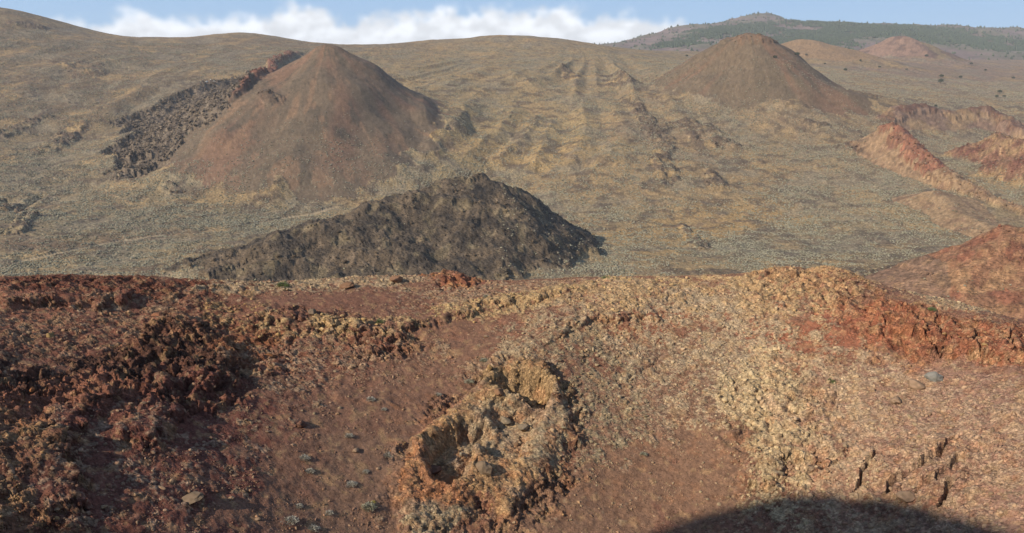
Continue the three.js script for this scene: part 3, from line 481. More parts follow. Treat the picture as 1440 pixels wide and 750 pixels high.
// how much pale scrub grows, and the tone of the ground
const scrub = midStroke([
  [[[0, 250], [120, 220], [200, 260]], 130, 0.75], [[[60, 310], [200, 300], [330, 300]], 120, 0.7], [[[0, 380], [120, 378], [240, 340], [340, 315]], 40, 0.95], [[[250, 350], [420, 305], [520, 275]], 26, 1.0], [[[330, 240], [450, 250], [540, 240]], 90, 0.35], [[[400, 150], [500, 160]], 120, 0.06], [[[450, 90], [470, 120]], 100, 0.0],
  [[[545, 110], [575, 180], [575, 240]], 22, 0.9], [[[620, 265], [560, 270], [700, 270], [760, 285]], 45, 0.95], [[[780, 290], [850, 310], [880, 345], [900, 385]], 60, 0.85], [[[1000, 360], [1080, 345], [1200, 330]], 80, 0.9], [[[1150, 280], [1220, 260], [1240, 220]], 90, 0.7], [[[900, 320], [1000, 300]], 60, 0.3], [[[930, 360], [960, 380]], 36, 0.3], [[[950, 150], [1000, 150], [1150, 150]], 50, 0.5], [[[1040, 90], [1100, 120]], 110, 0.1],
  [[[700, 200], [800, 200]], 160, 0.45], [[[600, 100], [800, 90]], 300, 0.35], [[[1340, 190], [1400, 210], [1390, 230]], 50, 0.8], [[[1330, 290], [1400, 310]], 45, 0.02], [[[1250, 150], [1300, 165]], 70, 0.15], [[[1280, 375], [1230, 400]], 40, 0.15],
]);
const TAN = [0.190, 0.138, 0.076], KHAKI = [0.150, 0.122, 0.075], UMBER = [0.118, 0.086, 0.058], MAUVE = [0.125, 0.078, 0.062], GREYS = [0.135, 0.120, 0.092];
const midTone = midStroke([
  [[[0, 60], [200, 80], [400, 70]], 420, [0.098, 0.076, 0.052]], [[[0, 130], [150, 130]], 260, [0.095, 0.074, 0.051]], [[[0, 230], [150, 220]], 200, [0.118, 0.096, 0.064]], [[[60, 320], [240, 310]], 120, [0.125, 0.102, 0.066]], [[[20, 345], [120, 350], [250, 330]], 30, UMBER],
  [[[640, 120], [800, 100]], 420, [0.160, 0.125, 0.075]], [[[600, 190], [720, 190], [850, 190]], 200, [0.180, 0.138, 0.076]], [[[590, 150], [600, 190]], 36, [0.22, 0.15, 0.07]], [[[700, 215], [760, 225], [800, 210]], 60, [0.2, 0.145, 0.072]],
  [[[900, 250], [1000, 260], [1100, 250]], 160, [0.155, 0.115, 0.068]], [[[950, 200], [1000, 215], [900, 190]], 70, UMBER], [[[900, 340], [980, 330], [1060, 300]], 90, [0.185, 0.13, 0.066]], [[[1080, 350], [1200, 340]], 60, [0.098, 0.088, 0.066]], [[[1200, 270], [1240, 240]], 90, [0.15, 0.125, 0.085]],
  [[[1150, 110], [1300, 115], [1440, 120]], 420, [0.140, 0.108, 0.072]], [[[1300, 90], [1440, 90]], 700, [0.135, 0.098, 0.078]], [[[1240, 350], [1290, 340]], 50, [0.11, 0.09, 0.066]],
]);
const outcrops = midStroke([[[[880, 140], [905, 165], [925, 195]], 16, 1.9], [[[935, 180], [975, 175], [1005, 190]], 26, 2.0], [[[985, 195], [1025, 205]], 22, 2.0], [[[935, 195], [930, 225], [945, 255]], 20, 1.9], [[[995, 245], [1010, 265]], 18, 1.8], [[[1190, 210], [1200, 215]], 22, 1.6], [[[1140, 175], [1160, 178]], 18, 1.8], [[[795, 98], [803, 108]], 20, 2.2], [[[855, 105], [880, 120]], 30, 2.0], [[[60, 215], [110, 180]], 24, 1.7], [[[0, 190], [60, 165]], 20, 1.6], [[[100, 90], [125, 105]], 40, 1.7], [[[30, 35], [46, 38]], 40, 2.2], [[[960, 320], [985, 350]], 10, 1.6], [[[1190, 398], [1240, 392], [1270, 380]], 7, 2.0], [[[230, 262], [250, 270]], 12, 1.8], [[[365, 132], [385, 140]], 16, 2.0], [[[0, 290], [40, 300], [20, 330]], 12, 1.8], [[[560, 340], [600, 322]], 6, 2.2]]);
function midField(list, x, z, base, wob) { let v = base; for (const s of list) { if (!s.line.near(x, z)) continue; const a = sstep(1.4, 0.4, NEAR.d / s.r + wob); if (a > 0) v += (s.v - v) * a; } return v; }


const MC = { nx: 1100, nz: 540, t0: -0.80, t1: 0.80, d0: 128, d1: 3900 };
const midPos = new Float32Array(MC.nx * MC.nz * 3), midCol = new Float32Array(MC.nx * MC.nz * 3), midKind = new Uint8Array(MC.nx * MC.nz), midScrub = new Float32Array(MC.nx * MC.nz), midBlock = new Float32Array(MC.nx * MC.nz);
const rowD = (j) => { const q = 40; return j < q ? lerp(MC.d0, 480, j / q) : 480 * Math.pow(MC.d1 / 480, (j - q) / (MC.nz - 1 - q)); };
{
  const { nx, nz } = MC, c = [0, 0, 0];
  for (let j = 0; j < nz; j++) {
    const d = rowD(j), z = -d;
    for (let i = 0; i < nx; i++) {
      const k = j * nx + i, x = lerp(MC.t0, MC.t1, i / (nx - 1)) * d;
      let y = midSmooth(x, z), kind = M_VALLEY, rough = 0.85; const base0 = MIDB;
      const w1 = fbm(x * 0.004, 1.5, z * 0.004, 4), w2 = fbm(x * 0.02, 4.5, z * 0.02, 4), wob = w1 * 0.35 + w2 * 0.5;
      const wx = x + w2 * 14, wz = z + fbm(x * 0.02, 9.5, z * 0.02, 4) * 14;
      for (const b of midBumps) if (b.line.near(wx * 0.5 + x * 0.5, wz * 0.5 + z * 0.5)) { const q = NEAR.d / b.w; y += b.h * 0.8 * Math.max(0, 1 - q * (b.h > 0 ? 1.25 : 1)) * sstep(0, 0.15, NEAR.t) * sstep(1, 0.85, NEAR.t); }
      // who stands here: cones
      let coneR = 0, coneFade = 1;
      for (const q of cones) { const r = Math.hypot(x - q.p[0], z - q.p[2]), f = q.p[1] - q.s * fall(r, q.r) * (q.id === 'left' ? 1 + 0.22 * Math.max(0, (x - q.p[0]) / (r + 1)) : 1) - base0; coneFade *= sstep(4, -26, f); if (f > (q.id === 'left' || q.id === 'right' ? 8 + wob * 44 : 6 + wob * 14)) { if (q.id === 'left') kind = M_LEFT; else if (q.id === 'right') kind = M_RIGHT; else if (q.id === 'far' || q.id === 'dome') kind = q.id === 'far' ? M_FARCONE : kind; else if (q.id === 'red') kind = M_FARRED; coneR = r; } }
      if (d > 1150 && kind === M_VALLEY) { const g = coneFade * lerp(0.35, 1.45, sstep(-330, -180, x)) * sstep(420, 260, x) * sstep(1180, 1330, d) * sstep(2700, 1900, d), sx = x * 0.0085 + (z + 1500) * 0.0048 * sstep(320, 20, x) * sstep(-420, -300, x) + w1 * 0.3, rb = ridged(sx, 2.2, z * 0.0009, 2, 0.4); y += g * 17 * (rb - 0.35); if (d > 1250) rough = 0.55; }
      if (kind === M_LEFT || kind === M_RIGHT) rough = kind === M_RIGHT && coneR < 60 ? 1.5 : 0.2; if (kind === M_FARCONE || kind === M_FARRED) rough = 0.3;
      for (const q of ridges) if (q.line.near(wx * 0.4 + x * 0.6, wz * 0.4 + z * 0.6)) {
        const h = q.line.roof(wx * 0.4 + x * 0.6, wz * 0.4 + z * 0.6, q.a, q.b, 6), y2 = smax(y, h, 5);
        if (h > y - 1 + wob * 3) { kind = q.id === 'redhill' ? M_RED : q.id === 'arc' ? M_ARC : q.id === 'crag' ? M_CRAG : M_RIM; rough = q.id === 'crag' ? 2.0 : q.id === 'tongue' ? 0.1 : q.id === 'redhill' ? (x < 300 ? 0.3 : 1.2) : NEAR.d < 22 ? 1.9 : NEAR.s < 0 && q.id === 'rim' ? 1.2 : 0.3; }
        y = y2;
      }
      if (moundA.near(wx, wz)) { const h = moundA.roof(wx, wz, 0.44, 0.44, 5) + 4 * noise(x * 0.014, 1, z * 0.014) - 3.5 - 0.19 * Math.max(0, wx + 10); if (h > y + 1.5 + wob * 5 + fbm(x * 0.05 + 8, 3, z * 0.05, 3) * 9) { kind = M_MOUND; rough = 1.5; } y = smax(y, h, 5); }
      const nearPit = Math.abs(x - pitMid[0]) < 330 && Math.abs(z - pitMid[2]) < 520; let pin = -99;
      if (nearPit) { pin = inside(pit, x, z) + w2 * 26; if (pin > -2) { if (kind === M_VALLEY || kind === M_LEFT) { y -= (kind === M_LEFT ? 6 : 15) * sstep(-10, 22, pin); if (pin > 0) { kind = M_PIT; rough = 1.7; } } } }
      let spurN = 0; if (spur.near(x + w2 * 10, z + w2 * 10)) { spurN = sstep(18, 6, NEAR.d) * sstep(1.0, 0.7, NEAR.t) * sstep(0.03, 0.25, NEAR.t); if (spurN > 0) { y += spurN * (5 + 9 * ridged(x * 0.05, 2, z * 0.05, 3)); rough += spurN * 1.5; if (spurN > 0.5 && kind !== M_PIT) kind = M_LEFT; } }
      let onTrack = 0; for (const t of track) if (t.near(x, z) && NEAR.d < 5.5) { onTrack = 1 - sstep(2.6, 5.5, NEAR.d + w2 * 3); }
      const wild = midField(outcrops, x, z, 0, wob * 0.8); if (wild > 0.2) rough = Math.max(rough, wild);
      // relief
      const far = d > 1500 ? 1500 / d : 1;
      y += rough * (2.6 * ridged(x * 0.016, 3.1, z * 0.016, 4) + 1.6 * fbm(x * 0.05, 6.2, z * 0.05, 3) * far + 0.7 * noise(x * 0.16, 1, z * 0.16) * far) * (1 - onTrack) + 3.0 * w1 * (rough > 0.2 ? 1 : 0.3);
      if (kind === M_MOUND || kind === M_CRAG || wild > 1 || kind === M_RED) { const m = kind === M_RED ? (rough > 1 ? 0.6 : 0.1) : 1, bx = x + w2 * 6 - y * 0.5, bz = z * 0.8 - y * 0.6; y += m * (2.0 * facets(bx * 0.035, bz * 0.05) + 0.9 * facets(bx * 0.11 + 9, bz * 0.14) + 0.4 * facets(bx * 0.27, bz * 0.33 + 4)); }
      if (rough > 1) { const r5 = ridged(x * 0.045, 5, z * 0.045, 4, 0.6); y += (rough - 0.9) * 3.4 * r5; y += 0.5 * noise(x * 0.5, 3, z * 0.5); }
      if (kind === M_PIT) { cell(x * 0.055 + w2, z * 0.03); y += 5 * (CELL[2] - 0.6) * sstep(0.02, 0.7, CELL[1] - CELL[0]); cell(x * 0.14 + w2, z * 0.09); y += 2 * (CELL[2] - 0.5) * sstep(0.02, 0.7, CELL[1] - CELL[0]); }
      midPos[3 * k] = x; midPos[3 * k + 1] = y; midPos[3 * k + 2] = z;
      // colour of the ground
      c[0] = 0.145; c[1] = 0.115; c[2] = 0.072;
      for (const s of midTone) { if (!s.line.near(x, z)) continue; const a = sstep(1.4, 0.4, NEAR.d / s.r + wob); if (a > 0) mix3(c, s.v, a); }
      let sc = clamp(midField(scrub, x, z, 0.5, wob));
      const f1 = fbm(x * 0.035 + 5, 2, z * 0.035, 5, 0.6), f2 = fbm(x * 0.012, 8, z * 0.012, 4), f3 = noise(x * 0.31, 2.2, z * 0.31);
      mix3(c, TAN, 0.7 * sstep(0.05, 0.45, f2)); mix3(c, UMBER, 0.75 * sstep(0.12, 0.42, f1)); mix3(c, GREYS, 0.6 * sstep(0.05, 0.4, -f2 + f1 * 0.4));
      const st = ridged(x * 0.016, 3.1, z * 0.016, 4); mix3(c, ROCK, 0.6 * sstep(0.62, 0.80, st + f1 * 0.3) * (d < 1800 ? 1 : 0.4));
      if (kind === M_LEFT) {
        const a = cones[0].p, ang = Math.atan2(z - a[2], x - a[0]); coneR = Math.hypot(x - a[0], z - a[2]); c[0] = 0.096; c[1] = 0.076; c[2] = 0.057;
        mix3(c, [0.122, 0.080, 0.058], sstep(-0.15, 0.35, fbm(ang * 3.5, coneR * 0.004, 3, 4) * 0.9 + (coneR < 110 + f1 * 60 ? 0.15 : -0.08) + (x < a[0] - 40 + f2 * 60 ? 0.15 : -0.05)));
        mix3(c, [0.075, 0.062, 0.048], 0.9 * sstep(0.15, 0.42, fbm(ang * 7 + 3, coneR * 0.010, 8, 5) + f1 * 0.25)); mix3(c, [0.16, 0.105, 0.07], 0.6 * sstep(0.2, 0.4, fbm(ang * 11, coneR * 0.012, 21, 4)));
        if (spurN > 0.05) mix3(c, [0.115, 0.052, 0.040], clamp(spurN * 0.8 + f1 * 0.5)); sc = coneR > 210 ? clamp((coneR - 210) / 200) * 0.5 : 0.03;
      }
      if (kind === M_RIGHT) {
        const a = cones[1].p, ang = Math.atan2(z - a[2], x - a[0]); c[0] = 0.108; c[1] = 0.088; c[2] = 0.063;
        mix3(c, [0.135, 0.092, 0.064], sstep(0.0, 0.3, fbm(ang * 5 + 1, coneR * 0.003, 9, 4) * 0.6 + 0.75 * Math.exp(-Math.pow((ang - 1.15) / 0.28, 2)) - 0.12)); mix3(c, [0.145, 0.098, 0.066], coneR < 52 + f1 * 60 ? 0.6 : 0); mix3(c, [0.09, 0.076, 0.055], 0.8 * sstep(0.15, 0.4, fbm(ang * 9, coneR * 0.008, 4, 4)));
        sc = coneR > 120 ? 0.25 : 0.05;
      }
      if (kind === M_MOUND) { c[0] = 0.048; c[1] = 0.039; c[2] = 0.031; mix3(c, [0.070, 0.055, 0.041], sstep(0.0, 0.35, f1)); mix3(c, [0.033, 0.028, 0.024], sstep(0.05, 0.4, -f1 + f2 * 0.3)); mix3(c, [0.10, 0.083, 0.055], 0.6 * sstep(0.2, 0.42, fbm(x * 0.06, 3, z * 0.06, 4))); sc = 0.03 + (x > -10 ? 0.12 : 0); }
      if (kind === M_PIT) { c[0] = 0.088; c[1] = 0.072; c[2] = 0.058; mix3(c, [0.045, 0.037, 0.032], sstep(-0.1, 0.25, f1)); mix3(c, [0.12, 0.1, 0.078], 0.7 * sstep(0.1, 0.3, fbm(x * 0.09, 3, z * 0.09, 3))); sc = 0.1; }
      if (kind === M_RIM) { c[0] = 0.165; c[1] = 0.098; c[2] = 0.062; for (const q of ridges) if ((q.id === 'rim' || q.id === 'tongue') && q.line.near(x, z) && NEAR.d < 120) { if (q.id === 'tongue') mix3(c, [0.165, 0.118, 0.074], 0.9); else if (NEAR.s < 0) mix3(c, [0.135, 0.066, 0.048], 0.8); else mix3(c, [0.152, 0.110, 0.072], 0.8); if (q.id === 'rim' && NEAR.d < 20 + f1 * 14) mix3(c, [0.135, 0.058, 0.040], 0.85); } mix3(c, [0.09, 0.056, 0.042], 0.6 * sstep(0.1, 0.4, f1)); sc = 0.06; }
      if (kind === M_ARC) { c[0] = 0.122; c[1] = 0.084; c[2] = 0.065; for (const q of ridges) if (q.id === 'arc' && q.line.near(x, z) && NEAR.d < 13 + f1 * 18) mix3(c, [0.075, 0.042, 0.033], 0.85); mix3(c, TAN, 0.5 * sstep(0, 0.3, f2)); sc = 0.08; }
      if (kind === M_CRAG) { c[0] = 0.130; c[1] = 0.078; c[2] = 0.054; mix3(c, [0.085, 0.042, 0.032], sstep(0.0, 0.3, f1)); mix3(c, TAN, 0.6 * sstep(0.1, 0.35, -f1)); sc = 0.12; }
      if (kind === M_RED) { c[0] = 0.124; c[1] = 0.068; c[2] = 0.043; mix3(c, [0.115, 0.052, 0.034], sstep(0.05, 0.35, f1)); mix3(c, [0.155, 0.096, 0.056], 0.8 * sstep(0.1, 0.35, fbm(x * 0.05, 9, z * 0.05, 4))); if (x < 305 + f2 * 40) mix3(c, [0.105, 0.074, 0.056], 0.7); sc = 0.03; }
      if (kind === M_FARCONE) { c[0] = 0.155; c[1] = 0.108; c[2] = 0.068; sc = 0.15; }
      if (kind === M_FARRED) { c[0] = 0.145; c[1] = 0.098; c[2] = 0.078; if (x > cones[4].p[0] + 40) { c[0] = 0.135; c[1] = 0.104; c[2] = 0.066; } mix3(c, [0.085, 0.06, 0.052], 0.9 * sstep(0.1, 0.25, fbm(x * 0.012, 4, z * 0.012, 3))); sc = 0.1; }
      if (wild > 0.5 && kind !== M_MOUND) mix3(c, [0.066, 0.050, 0.040], sstep(-0.15, 0.25, f1 + (wild - 1.2) * 0.3) * 0.85);
      if (onTrack) { mix3(c, [0.215, 0.178, 0.125], 0.75 * onTrack); sc *= 1 - onTrack; if (onTrack > 0.4) kind = M_TRACK; }
      if (kind === M_RED || kind === M_RIM || kind === M_CRAG || kind === M_ARC || kind === M_PIT || kind === M_MOUND) { const yy = y * 0.2, f4 = fbm(x * 0.16, yy, z * 0.16, 4, 0.6); const m = 1 + 0.4 * f4; c[0] *= m; c[1] *= m; c[2] *= m; if (kind !== M_MOUND && kind !== M_PIT) { mix3(c, [0.07, 0.038, 0.028], (kind === M_CRAG || rough > 1.5 ? 0.7 : 0.25) * sstep(0.22, 0.42, fbm(x * 0.07 + 31, yy, z * 0.07, 4, 0.6))); mix3(c, [0.21, 0.14, 0.08], 0.3 * sstep(0.25, 0.45, fbm(x * 0.08, yy + 9, z * 0.08 + 12, 4, 0.6))); } }
      if (kind === M_LEFT) { c[0] *= 0.86; c[1] *= 0.85; c[2] *= 0.85; } if (kind === M_RIGHT) { c[0] *= 0.80; c[1] *= 0.76; c[2] *= 0.76; }
      // grain: scrub and stones too small to stand apart
      const g = 1 + 0.38 * f3 + 0.25 * noise(x * 0.75, 4, z * 0.75) + 0.22 * noise(x * 0.11, 7, z * 0.11);
      const sp = sstep(0.28, 0.5, noise(x * 0.42, 12, z * 0.2) + (sc - 0.5) * 0.5); mix3(c, [0.19, 0.172, 0.125], sp * 0.5 * Math.min(1, sc * 1.6));
      midCol[3 * k] = clamp(c[0] * g * 1.24, 0.012, 0.5); midCol[3 * k + 1] = clamp(c[1] * g * 1.09, 0.01, 0.5); midCol[3 * k + 2] = clamp(c[2] * g * 0.90, 0.008, 0.5);
      midScrub[k] = sc; midKind[k] = kind; midBlock[k] = kind === M_PIT ? 1 : kind === M_CRAG ? 0.3 : kind === M_MOUND ? 0.05 + 0.25 * sstep(0.1, 0.4, f1) : Math.max(spurN * 0.9, wild > 0.8 ? 0.4 * sstep(-0.1, 0.3, f1) : 0, kind === M_RIM && rough > 1.5 ? 0.5 : 0, kind === M_RIGHT && coneR < 60 ? 0.25 : 0, kind === M_RED && rough > 1 ? 0.05 : 0);
    }
  }
}

const midSheet = splitSheet(midPos, midCol, midKind, MC.nx, MC.nz);
{
  const names = {
    [M_VALLEY]: ['valley_ground', 'dry khaki valley and hillside dotted with pale scrub'], [M_MOUND]: ['lava_mound', 'dark brown lava mound with rugged crest in the valley'],
    [M_LEFT]: ['cinder_cone', 'bare reddish brown cinder cone with rocky spur beside the lava hollow'], [M_RIGHT]: ['cinder_cone', 'brown cinder cone with flat crumbling orange top'],
    [M_RIM]: ['crater_ridge', 'red broken crater ridge above a tan slope'], [M_ARC]: ['crater_ridge', 'pinkish crater wall with a dark curved rim'], [M_CRAG]: ['crater_ridge', 'rugged red lava ridge inside the broken crater'],
    [M_RED]: ['red_hill', 'orange red cinder hill just beyond the crater rim'], [M_FARCONE]: ['far_cone', 'low tan cone behind the flat topped cone'], [M_FARRED]: ['far_cone', 'reddish cone with dark cliffs below the wooded mountain'],
    [M_PIT]: ['lava_hollow', 'sunken hollow of dark blocky lava beside the cinder cone'], [M_TRACK]: ['dirt_track', 'pale dirt track crossing the valley scrub'],
  };
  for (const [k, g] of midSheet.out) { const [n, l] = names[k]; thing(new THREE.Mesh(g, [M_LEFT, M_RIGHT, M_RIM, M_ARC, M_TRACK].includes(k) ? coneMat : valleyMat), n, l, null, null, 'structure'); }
}

// ================================================================ THE WOODED MOUNTAIN FAR OFF
const skyline = [[700, 66, 5200], [780, 66, 5300], [830, 64, 5500], [870, 58, 5700], [900, 50, 5900], [930, 43, 6100], [952, 40, 6200], [975, 37, 6300], [1000, 34, 6300], [1030, 24, 6500], [1050, 20, 6500], [1066, 18.5, 6500], [1086, 21, 6500], [1105, 27, 6450], [1125, 31, 6400], [1180, 33, 6300], [1240, 34, 6300], [1290, 36, 6300], [1310, 38, 6400], [1340, 43, 6500], [1375, 50, 6600], [1410, 55, 6800], [1440, 58, 7000], [1600, 74, 7400]];
const farPts = P3(skyline);
for (const p of P3(skyline)) farPts.push([p[0] * 1.14, p[1] * 0.72, p[2] * 1.14]);
farPts.push(...P3([[940, 66, 4300], [960, 55, 5000], [1010, 46, 5100], [1000, 62, 4400], [1070, 45, 5300], [1120, 48, 5200], [1100, 62, 4500], [1180, 50, 5000], [1200, 62, 4300], [1280, 52, 4900], [1300, 66, 4200], [1360, 62, 4800], [1440, 70, 4800], [1440, 82, 3900], [1200, 78, 3700], [1300, 82, 3700], [1000, 80, 3600], [850, 78, 3900], [700, 78, 3900], [860, 70, 4600], [1600, 84, 4200]]));
const farShape = spline(farPts, 0.02);
const FC = { nx: 520, nz: 200, t0: -0.25, t1: 0.82, d0: 3700, d1: 7900 };
const farPos = new Float32Array(FC.nx * FC.nz * 3), farCol = new Float32Array(FC.nx * FC.nz * 3), farKind = new Uint8Array(FC.nx * FC.nz), farWood = new Float32Array(FC.nx * FC.nz);
{
  const meetFar = (u, v) => meet(u, v, farShape, 3700, 7600, 20);
  const L = (pts, r) => ({ line: new Line(pts.map(([u, v]) => meetFar(u, v)), r * 1.6), r });
  const woods = [L([[1150, 44], [1220, 45], [1300, 46], [1330, 52]], 560), L([[950, 62], [990, 50], [1020, 44]], 170), L([[1090, 55], [1130, 58]], 260), L([[1060, 36], [1100, 40]], 150), L([[1000, 42], [1040, 38]], 160), L([[1140, 36], [1290, 40]], 300)];
  const bare = [L([[1105, 36], [1130, 37]], 120), L([[1050, 46], [1090, 48]], 130), L([[985, 57], [1020, 55]], 150), L([[1066, 24], [1050, 26]], 160)];
  for (let j = 0; j < FC.nz; j++) for (let i = 0; i < FC.nx; i++) {
    const k = j * FC.nx + i, d = lerp(FC.d0, FC.d1, j / (FC.nz - 1)), x = lerp(FC.t0, FC.t1, i / (FC.nx - 1)) * d, z = -d, n = fbm(x * 0.0035, 3, z * 0.0035, 4), m = fbm(x * 0.012, 5, z * 0.012, 4);
    farPos[3 * k] = x; farPos[3 * k + 1] = farShape(x, z) + 22 * n + 6 * m - 10; farPos[3 * k + 2] = z;
    let w = 0; for (const q of woods) if (q.line.near(x, z)) w = Math.max(w, sstep(1.2, 0.6, NEAR.d / q.r + n * 0.5)); for (const q of bare) if (q.line.near(x, z)) w *= 1 - sstep(1.2, 0.6, NEAR.d / q.r + n * 0.5);
    w *= sstep(-0.32, 0.12, m + n * 0.3); farWood[k] = w;
    const c = [0.155, 0.108, 0.088]; mix3(c, [0.125, 0.105, 0.07], sstep(-0.1, 0.4, n)); mix3(c, [0.052, 0.060, 0.036], w * 0.85); const g = 1 + 0.35 * m + 0.2 * noise(x * 0.05, 1, z * 0.05);
    farCol[3 * k] = c[0] * g; farCol[3 * k + 1] = c[1] * g; farCol[3 * k + 2] = c[2] * g;
  }
  const s = splitSheet(farPos, farCol, farKind, FC.nx, FC.nz);
  thing(new THREE.Mesh(s.out.get(0), groundMat), 'far_mountain', 'distant hazy mountain partly covered by pine wood', null, null, 'structure');
  // the plain under and around everything, out to the horizon
  const g = new THREE.PlaneGeometry(16000, 12000, 8, 8); g.rotateX(-Math.PI / 2); g.translate(0, -330, -5000);
  thing(new THREE.Mesh(g, new THREE.MeshStandardMaterial({ color: new THREE.Color(0.13, 0.105, 0.07), roughness: 1 })), 'outer_ground', 'dry open land around the volcanic valley', null, null, 'structure');
}


// ================================================================ STONES, SHRUBS AND TREES
function rockGeo(seed, detail, flat = 0.75) {
  const g = new THREE.IcosahedronGeometry(1, detail), p = g.attributes.position, col = new Float32Array(p.count * 3), r = rng(seed), ox = r() * 90, oy = r() * 90, cuts = [];
  for (let i = 0; i < 9; i++) { const v = new THREE.Vector3(r() - 0.5, r() - 0.4, r() - 0.5).normalize(); cuts.push([v, 0.52 + r() * 0.35]); }
  const v = new THREE.Vector3(), sx = 0.8 + r() * 0.5, sz = 0.7 + r() * 0.4;
  for (let i = 0; i < p.count; i++) {
    v.fromBufferAttribute(p, i);
    const n = 1 + 0.32 * noise(v.x * 1.4 + ox, v.y * 1.4 + oy, v.z * 1.4) + 0.22 * noise(v.x * 3.3 + oy, v.y * 3.3, v.z * 3.3 + ox);
    v.multiplyScalar(n); for (const [c, k] of cuts) { const d = v.dot(c); if (d > k) v.addScaledVector(c, (k - d) * 0.85); }
    const m = 1 + 0.5 * noise(v.x * 2.5 + ox, v.y * 2.5, v.z * 2.5 + 3) + 0.3 * noise(v.x * 6, v.y * 6 + ox, v.z * 6);
    p.setXYZ(i, v.x * sx, v.y * flat, v.z * sz); col[3 * i] = m; col[3 * i + 1] = m * (1 - 0.08 * (m - 1)); col[3 * i + 2] = m * 0.98;
  }
  g.setAttribute('color', new THREE.BufferAttribute(col, 3)); g.deleteAttribute('uv'); g.computeVertexNormals(); return g;
}
const UP = new THREE.Vector3(0, 1, 0), Q = new THREE.Quaternion(), V = new THREE.Vector3(), SCL = new THREE.Vector3(), MAT = new THREE.Matrix4(), QN = new THREE.Quaternion();
const stoneMat = new THREE.MeshPhysicalMaterial({ vertexColors: true, roughness: 1, specularIntensity: 0.2 });
// ---- countless small stones
{
  const r = rng(101), variants = [], want = 60000; for (let i = 0; i < 6; i++) variants.push(rockGeo(20 + i, 1));
  const lists = variants.map(() => []), inView = (k) => { const t = Math.abs(nearPos[3 * k] / nearPos[3 * k + 2]); return t < 0.72 && nearPos[3 * k + 2] > -112; };
  let made = 0;
  for (let n = 0; n < want * 14 && made < want; n++) {
    const i = Math.floor(r() * NC.nx), j = Math.floor(r() * NC.nz), k = j * NC.nx + i, d = -nearPos[3 * k + 2];
    if (!inView(k) || r() > d / 124) continue;
    const x = nearPos[3 * k], y = nearPos[3 * k + 1], z = nearPos[3 * k + 2], cl = fbm(x * 0.6, y * 0.6 + 20, z * 0.6, 4);
    const crust = nearCrust[k] + 0.15 * nearRough[k];
    if (nearRough[k] > 0.65 && r() < 0.65) continue;
    if (r() > Math.pow(clamp(crust * 0.85 + cl * 1.5), 1.6) + 0.02) continue;
    const big = r(), size = 0.03 + 0.06 * Math.pow(r(), 1.5) + 0.20 * Math.pow(big, 12) * (0.35 + crust);
    fieldTone(clodTone, x, z, [0.27, 0.175, 0.10], fbm(x * 0.35, y * 0.35, z * 0.35, 4) * 1.1); const c = [TONE[0], TONE[1], TONE[2]];
    { const q = r() < 0.55 ? 0.75 : 0.2; c[0] = lerp(c[0], nearCol[3 * k] * 1.15, q); c[1] = lerp(c[1], nearCol[3 * k + 1] * 1.15, q); c[2] = lerp(c[2], nearCol[3 * k + 2] * 1.15, q); }
    const v = 0.75 + 0.6 * r(); lists[made % 6].push([x + (r() - 0.5) * 0.12, y - size * 0.05, z + (r() - 0.5) * 0.14, size, r() * 6.28, c[0] * v, c[1] * v, c[2] * v, k, r()]); made++;
  }
  const labels = ['small pale stones littering the crater wall', 'small ochre stones littering the crater wall', 'small beige clods littering the crater wall', 'small rusty stones littering the crater wall', 'small flat stones littering the crater wall', 'small rounded stones littering the crater wall'];
  lists.forEach((list, v) => {
    const im = new THREE.InstancedMesh(variants[v], stoneMat, list.length), c = new THREE.Color();
    list.forEach((s, i) => { V.set(nearSheet.nor[3 * s[8]], nearSheet.nor[3 * s[8] + 1], nearSheet.nor[3 * s[8] + 2]); QN.setFromUnitVectors(UP, V); Q.setFromAxisAngle(UP, s[4]).premultiply(QN); V.set(s[0], s[1], s[2]); SCL.set(s[3], s[3] * (0.7 + 0.5 * s[9]), s[3]); MAT.compose(V, Q, SCL); im.setMatrixAt(i, MAT); im.setColorAt(i, c.setRGB(s[5], s[6], s[7])); });
    thing(im, 'loose_stones', labels[v], null, null, 'stuff');
  });
}

// ---- rocks large enough to stand apart, each its own
const rockGeos = []; for (let i = 0; i < 10; i++) rockGeos.push(rockGeo(300 + i * 7, 2, 0.62 + 0.04 * (i % 5)));
const rockMats = new Map();
function rockMat(c) { const key = c.map((q) => Math.round(q * 40)).join(); if (!rockMats.has(key)) rockMats.set(key, new THREE.MeshPhysicalMaterial({ color: new THREE.Color().setRGB(c[0], c[1], c[2]), vertexColors: true, roughness: 1, specularIntensity: 0.2 })); return rockMats.get(key); }
function rock(x, y, z, size, turn, c, name, label, group, tilt = 0, gi = 0) {
  const m = new THREE.Mesh(rockGeos[gi % rockGeos.length], rockMat(c)); m.position.set(x, y, z); m.rotation.set(tilt, turn, tilt * 0.7); m.scale.set(size, size * (0.8 + 0.3 * ((gi * 7 % 5) / 5)), size);
  return thing(m, name, label, 'rock', group);
}
function surfaceIndex(x, z) { const d = -z, i = clamp(Math.round((x / d - NC.t0) / (NC.t1 - NC.t0) * (NC.nx - 1)), 0, NC.nx - 1); let best = 1e9, k = i; for (let j = 0; j < NC.nz; j++) { const q = j * NC.nx + i, e = Math.hypot(nearPos[3 * q + 2] - z, nearPos[3 * q] - x); if (e < best) { best = e; k = q; } } return k; }
